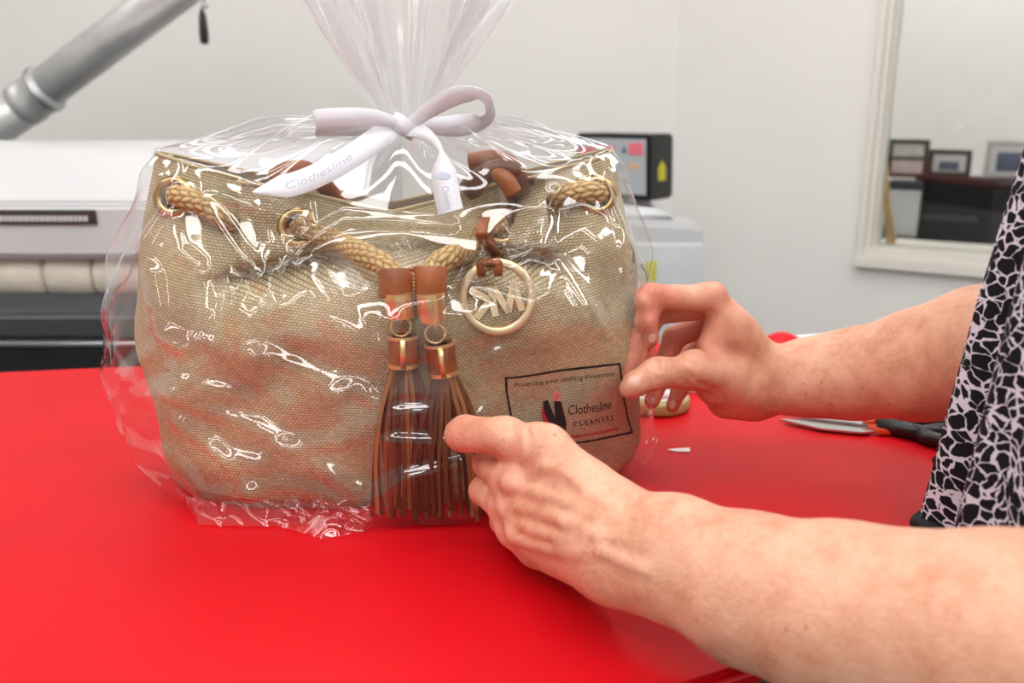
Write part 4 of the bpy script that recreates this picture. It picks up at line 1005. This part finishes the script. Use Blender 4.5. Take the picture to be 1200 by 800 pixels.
# --- near (left) arm
LW = [((735, 637), .500, .030), ((785, 652), .487, .034), ((880, 690), .455, .040), ((980, 717), .425, .0455), ((1180, 752), .37, .049), ((1330, 770), .335, .047)]
fp = [(pt(*p, Y), r) for p, Y, r in LW]
wv_ = (pt(715, 690, .50)-pt(755, 585, .50)); wv_ /= np.linalg.norm(wv_)
for i in range(len(fp)-1):
    (a, ra), (b, rb_) = fp[i], fp[i+1]
    fa = [.30, .25, .16, .1, .05, 0][i]; fb = [.30, .25, .16, .1, .05, 0][i+1]
    for s_ in (-1, 1): FL.cap(a+wv_*s_*ra*fa*1.05, b+wv_*s_*rb_*fb*1.05, ra*(1-fa*.75), rb_*(1-fb*.75), .012)
LSH = np.array([.40, .40, .40])
FL.chain([(fp[-1][0], .047), (fp[-1][0]*.5+LSH*.5, .050), (LSH, .056)], .015)
# ulnar head bump
FL.cap(pt(728, 688, .492), pt(742, 695, .490), .012, .010, .010)
# palm / metacarpals
mcpL = [((596, 562), .588, .0125), ((592, 592), .590, .0122), ((602, 622), .584, .0115), ((628, 646), .574, .0110)]
carp = [((716, 600), .520), ((718, 622), .512), ((716, 645), .508), ((712, 664), .508)]
for ((m, Y, r), (c, Yc)) in zip(mcpL, carp): FL.cap(pt(*c, Yc), pt(*m, Y), .0185, r, .016)
FL.cap(pt(716, 610, .522), pt(716, 660, .516), .022, .021, .014); FL.cap(pt(720, 632, .512), pt(735, 637, .505), .028, .028, .014)
# palm thickness behind
for m0, m1 in (((640, 575, .605), (700, 620, .550)), ((640, 610, .605), (700, 640, .545)), ((655, 640, .590), (700, 655, .540))): FL.cap(pt(*m0), pt(*m1), .016, .019, .012)
# thumb
FL.chain([(pt(708, 590, .530), .0200), (pt(645, 530, .565), .0150), (pt(592, 512, .592), .0136), (pt(547, 508, .616), .0132)], .007)
FL.cap(pt(544, 508, .618), pt(540, 509, .620), .0136, .0126, .004)
FL.cap(pt(640, 517, .566), pt(628, 515, .570), .0115, .0115, .008)          # thumb knuckle
FL.cap(pt(650, 548, .572), pt(612, 556, .588), .0150, .0120, .012)          # web
FL.cap(pt(690, 580, .540), pt(615, 575, .585), .0170, .0125, .012)
# knuckle heads
for (m, Y, r), dx in zip(mcpL, (0, 0, 0, 0)): FL.cap(pt(m[0]-1, m[1]-1, Y-.003), pt(m[0]+3, m[1]+1, Y-.004), r*.86, r*.8, .006)
# fingers, curled behind the hand
fing = [[((594, 560), .590, .0120), ((571, 543), .625, .0108), ((580, 548), .652, .0098), ((604, 558), .655, .0085)],
        [((590, 591), .592, .0120), ((567, 575), .624, .0112), ((578, 584), .650, .0100), ((604, 592), .652, .0086)],
        [((602, 622), .585, .0112), ((590, 610), .616, .0102), ((598, 612), .642, .0095), ((618, 616), .645, .0082)],
        [((628, 646), .574, .0104), ((612, 636), .600, .0092), ((616, 636), .624, .0084), ((636, 634), .628, .0074)]]
for fg in fing: FL.chain([(pt(*p, Y), r) for p, Y, r in fg], .0035)
# tendons and veins on the back of the hand
def surf(px, py, depth=0.0):          # first point of the surface along the sight line through a pixel
    r = np.array(ray(px, py)); o_ = np.array(CAM); Ys = np.arange(.30, .90, .0008); pts_ = o_[None]+r[None]*(Ys/r[1])[:, None]
    ii = np.round((pts_-FL.lo)/FL.res).astype(int); ok = ((ii >= 0) & (ii < FL.n)).all(1); ii = np.clip(ii, 0, FL.n-1)
    vv = np.where(ok, FL.f[ii[:, 0], ii[:, 1], ii[:, 2]], 1.); k_ = np.argmax(vv < 0)
    return pts_[k_] + r/np.linalg.norm(r)*depth if vv[k_] < 0 else None
def vein(pl_, r_, depth, k_=.004, op='add'):
    q = [surf(px, py, depth) for px, py in pl_]; q = [a for a in q if a is not None]
    for a, b in zip(q[:-1], q[1:]): FL.cap(a, b, r_, r_, k_, op)
ND = [([(590, 565), (630, 577), (669, 590), (698, 604)], .0034, .0018), ([(588, 585), (612, 594), (648, 604), (684, 614)], .0034, .0018), ([(598, 606), (626, 622), (660, 632), (690, 636)], .0032, .0018),
      ([(612, 634), (645, 644), (675, 650)], .0030, .0016), ([(623, 556), (642, 546), (658, 550), (682, 568), (704, 586)], .0034, .0014), ([(656, 642), (682, 647), (708, 645), (734, 658), (760, 668)], .0032, .0014),
      ([(669, 590), (690, 584), (715, 592)], .0030, .0014), ([(640, 603), (662, 612), (700, 628), (722, 630)], .0030, .0014)]
ND = [([surf(*p_, d_) for p_ in pl_], r_) for pl_, r_, d_ in ND]
for q_, r_ in ND:
    q_ = [a for a in q_ if a is not None]
    for a, b in zip(q_[:-1], q_[1:]): FL.cap(a, b, r_, r_, .004)
for (m, Y, r) in mcpL[:3]:
    q_ = surf(m[0]+3, m[1]+2, .004); FL.cap(q_, q_, .0085, .0085, .006)
for pl_ in ([(742, 572), (738, 592), (733, 618)], [(748, 574), (745, 596)], [(618, 498), (620, 512), (618, 524)], [(600, 494), (601, 508)]): vein(pl_, .0012, -.0002, .0035, 'sub')
# --- far (right) arm
RW = [((905, 446), .785, .0300), ((950, 442), .783, .034), ((1000, 438), .772, .039), ((1080, 427), .735, .046), ((1150, 412), .70, .051), ((1240, 400), .65, .050)]
fr_ = [(pt(*p, Y), r) for p, Y, r in RW]
for (a, ra), (b, rb_) in zip(fr_[:-1], fr_[1:]): FL.cap(a, b, ra, rb_, .014)
RSH = np.array([.60, .695, .42])
FL.chain([(fr_[-1][0], .050), (fr_[-1][0]*.5+RSH*.5, .052), (RSH, .056)], .015)
mcpR = [((836, 352), .768, .0130), ((840, 358), .788, .0125), ((834, 378), .806, .0120), ((828, 402), .820, .0110)]
carR = [((893, 428), .775), ((898, 436), .786), ((898, 448), .797), ((892, 460), .800)]
for ((m, Y, r), (c, Yc)) in zip(mcpR, carR): FL.cap(pt(*c, Yc), pt(*m, Y), .0185, r, .014)
FL.cap(pt(862, 395, .775), pt(850, 440, .785), .018, .020, .014)
# thenar + thumb
FL.cap(pt(888, 452, .776), pt(842, 448, .760), .0260, .0220, .014)
FL.cap(pt(880, 470, .785), pt(850, 470, .775), .0180, .0160, .012)
FL.chain([(pt(850, 440, .756), .0185), (pt(812, 436, .734), .0148), (pt(770, 437, .717), .0125), (pt(744, 450, .713), .0105)], .007)
FL.cap(pt(744, 450, .713), pt(737, 456, .713), .0105, .0083, .004)
FL.cap(pt(815, 422, .737), pt(808, 424, .737), .0095, .0095, .007)
# web between thumb and index
FL.cap(pt(835, 405, .765), pt(850, 380, .768), .0140, .0150, .012)
fingR = [[((834, 350), .768, .0122), ((765, 348), .752, .0112), ((757, 376), .745, .0096), ((763, 397), .746, .0072)],
         [((838, 358), .788, .0120), ((768, 366), .776, .0110), ((751, 398), .752, .0104), ((740, 438), .742, .0092)],
         [((832, 378), .806, .0114), ((790, 395), .802, .0104), ((775, 440), .790, .0094), ((764, 470), .782, .0072)],
         [((826, 402), .818, .0104), ((803, 420), .815, .0092), ((797, 455), .806, .0082), ((788, 476), .800, .0064)]]
for fg in fingR: FL.chain([(pt(*p, Y), r) for p, Y, r in fg], .0032)
FL.cap(pt(835, 345, .764), pt(828, 345, .764), .0120, .0110, .005); FL.cap(pt(762, 346, .749), pt(757, 352, .747), .0108, .0105, .004)
for a, b in (((842, 360, .756), (885, 415, .762)), ((860, 375, .760), (890, 425, .760))): FL.cap(pt(*a), pt(*b), .0030, .0028, .007)
for pl_ in ([(764, 420), (767, 436), (772, 450)], [(769, 419), (773, 436)], [(800, 444), (812, 456), (826, 462)], [(806, 438), (822, 450), (838, 456)], [(800, 420), (815, 428)], [(884, 402), (886, 420)], [(812, 466), (830, 474), (850, 478)], [(757, 343), (762, 352)]): vein(pl_, .0013, -.0002, .0035, 'sub')
# --- torso under the blouse
TC = np.array([.482, .552, 0.]); FD = np.array([-.72, .69, 0]); RT = np.array([.69, .72, 0.])
for s_ in (-.08, 0, .08): FL.cap(TC+RT*s_+[0, 0, -.02], TC+RT*s_*1.2+[0, 0, .34], .095, .095, .03)
FL.cap(LSH, TC+[0, 0, .40], .055, .075, .03); FL.cap(RSH, TC+[0, 0, .40], .055, .075, .03)
FL.cap(TC+[0, 0, .40], TC+[-.02, .02, .54], .055, .052, .03)
pv_, pf_ = FL.mesh()
# laplacian smoothing, light
def lap(v, f, it=2, lam=.5):
    e = np.concatenate([f[:, [0, 1]], f[:, [1, 2]], f[:, [2, 3]], f[:, [3, 0]]]); n = len(v)
    for _ in range(it):
        s = np.zeros_like(v); c = np.zeros(n)
        for i in range(3): s[:, i] = np.bincount(e[:, 0], v[e[:, 1], i], n)+np.bincount(e[:, 1], v[e[:, 0], i], n)
        c = np.bincount(e[:, 0], minlength=n)+np.bincount(e[:, 1], minlength=n); v = v*(1-lam)+lam*s/np.maximum(c, 1)[:, None]
    return v
pv_ = lap(pv_, pf_, 2)
flush_shade = np.zeros(len(pv_))  # reddened skin; on the far hand the red also paints in its shade
for fg, amt in [(q, .40) for q in fing]+[(q, .75) for q in fingR]:
    for p, Y, r in fg[1:]:
        flush_shade = np.maximum(flush_shade, amt*np.exp(-(np.linalg.norm(pv_-pt(*p, Y), axis=1)/.022)**2))
for p, Y, s_, amt in (((545, 508), .618, .03, .35), ((596, 562), .580, .03, .25), ((600, 610), .580, .03, .25), ((742, 452), .733, .025, .45), ((836, 345), .765, .02, .5), ((790, 400), .79, .05, .7)):
    flush_shade = np.maximum(flush_shade, amt*np.exp(-(np.linalg.norm(pv_-pt(*p, Y), axis=1)/s_)**2))
person = thing('person', 'person in black and white print blouse pressing a label onto wrapped bag', 'person', (float(TC[0]), float(TC[1]), ZF))
skin = link('skin', arr_mesh(pv_, pf_, attr={'flush_shade': flush_shade}), 'skin', person)
SK = bvh_of(skin.data)
# fingernails: thin curved plates snapped on the finger tips
def nail(px, py, along, wid, ln, par=person):
    r = ray(px, py).normalized(); q, n, i, d = SK.ray_cast(CAM, r)
    if q is None: return
    t = (P(along[0], along[1], q.y)-P(px, py, q.y)).normalized(); t = (t-n*t.dot(n)).normalized(); b = n.cross(t); nu, nv = 9, 9
    V = []
    for j in range(nv):
        for i_ in range(nu):
            u = (i_/(nu-1)*2-1); v_ = (j/(nv-1)*2-1); s = math.sqrt(max(0, 1-.45*v_*v_)); ww = u*s*wid/2*(1-.35*max(0, abs(v_)-.55)/.45)
            q2, n2, _, _ = SK.find_nearest(q+t*v_*ln/2+b*ww); V.append(q2+n2*(.0005-.0004*u*u))
    Fc = [(j*nu+i_, j*nu+i_+1, (j+1)*nu+i_+1, (j+1)*nu+i_) for j in range(nv-1) for i_ in range(nu-1)]
    link('fingernail', pydata(V, Fc), 'nail', par)
nail(741, 447, (730, 456), .0115, .0125)
nail(764, 396, (765, 403), .007, .008); nail(763, 470, (762, 477), .007, .008); nail(788, 474, (788, 481), .006, .008)

# --- blouse: flared loose top
def blouse():
    nph_, nz_ = 260, 90
    ph = np.linspace(0, 2*np.pi, nph_, endpoint=False)[None]; t = np.linspace(0, 1, nz_)[:, None]
    zz_ = .036+t*.42
    fl_ = np.interp(t, [0, .15, .4, .7, .9, 1.0], [1.05, 1.03, .98, .93, .86, .50])
    fold = (.011*np.sin(13*ph+1)+.008*np.sin(21*ph+2.2)+.006*np.sin(5*ph))*np.interp(t, [0, .6, 1], [1, .35, .1])
    la = .215*fl_+fold; fa = np.interp(t, [0, .4, .7, .9, 1.0], [.172, .158, .142, .12, .08])+fold
    X = TC[None, None]+RT*(la*np.cos(ph))[..., None]+FD*(fa*np.sin(ph))[..., None]; X[..., 2] = zz_+.010*np.sin(13*ph+.4)*(1-t)**3
    uvu = np.linspace(0, 1.3, nph_+1)[None]+t*0; uvv = np.broadcast_to(t*.45, (nz_, nph_+1)); 
    me = grid_mesh(X, wrap_u=True, uv=np.stack([uvu, uvv], -1)); o = link('blouse', me, 'blouse', person)
    md = o.modifiers.new('thickness', 'SOLIDIFY'); md.thickness = .0012
    hem = [Vector(p) for p in X[0]]; hem = [p+Vector((0, 0, .003*math.sin(i*1.1)))+ (p-Vector((TC[0], TC[1], p.z))).normalized()*.004*math.sin(i*.9) for i, p in enumerate(hem)]; hem.append(hem[0].copy())
    link('hem_trim', tube_me(hem, .0045, 8, False), 'hem', o)
    for S_, E_ in ((LSH, fp[-1][0]), (RSH, fr_[-1][0])):
        d = E_-S_; pa = [Vector(S_+d*k_) for k_ in (-.12, .15, .4, .55)]
        sp_, T_s, N_s = frames(catmull(pa, 18)); an = np.linspace(0, 2*np.pi, 48, endpoint=False); G = np.zeros((18, 48, 3))
        for i, (p_, t_, n_) in enumerate(zip(sp_, T_s, N_s)):
            b_ = t_.cross(n_); r_ = .070+.014*i/17+.004*np.sin(7*an)*i/17
            G[i] = np.array(p_)[None]+np.outer(np.cos(an)*r_, np.array(n_))+np.outer(np.sin(an)*r_, np.array(b_))
        uv_ = np.stack(np.broadcast_arrays(np.linspace(0, .5, 49)[None, :], np.linspace(0, .22, 18)[:, None]), -1)
        sv = link('sleeve', grid_mesh(G, wrap_u=True, uv=uv_), 'blouse', o); sv.modifiers.new('s', 'SOLIDIFY').thickness = .001
blouse()
# trousers below table height
for s_ in (-.1, .1):
    a = TC+RT*s_*.85-FD*.08
    tube('trouser_leg', [Vector((a[0], a[1]-.04, .02)), Vector((a[0]+.03, a[1]-.06, -.12)), Vector((a[0]+.05, a[1]-.10, -.45)), Vector((a[0]+.05, a[1]-.12, ZF+.03))], lambda t: .115-.045*t, 'trouser', person, 24)
    box('shoe', (float(a[0])+.02, float(a[1])-.09, ZF+.03), (.24, .09, .055), 'black_plastic', person, .02, 2.35)
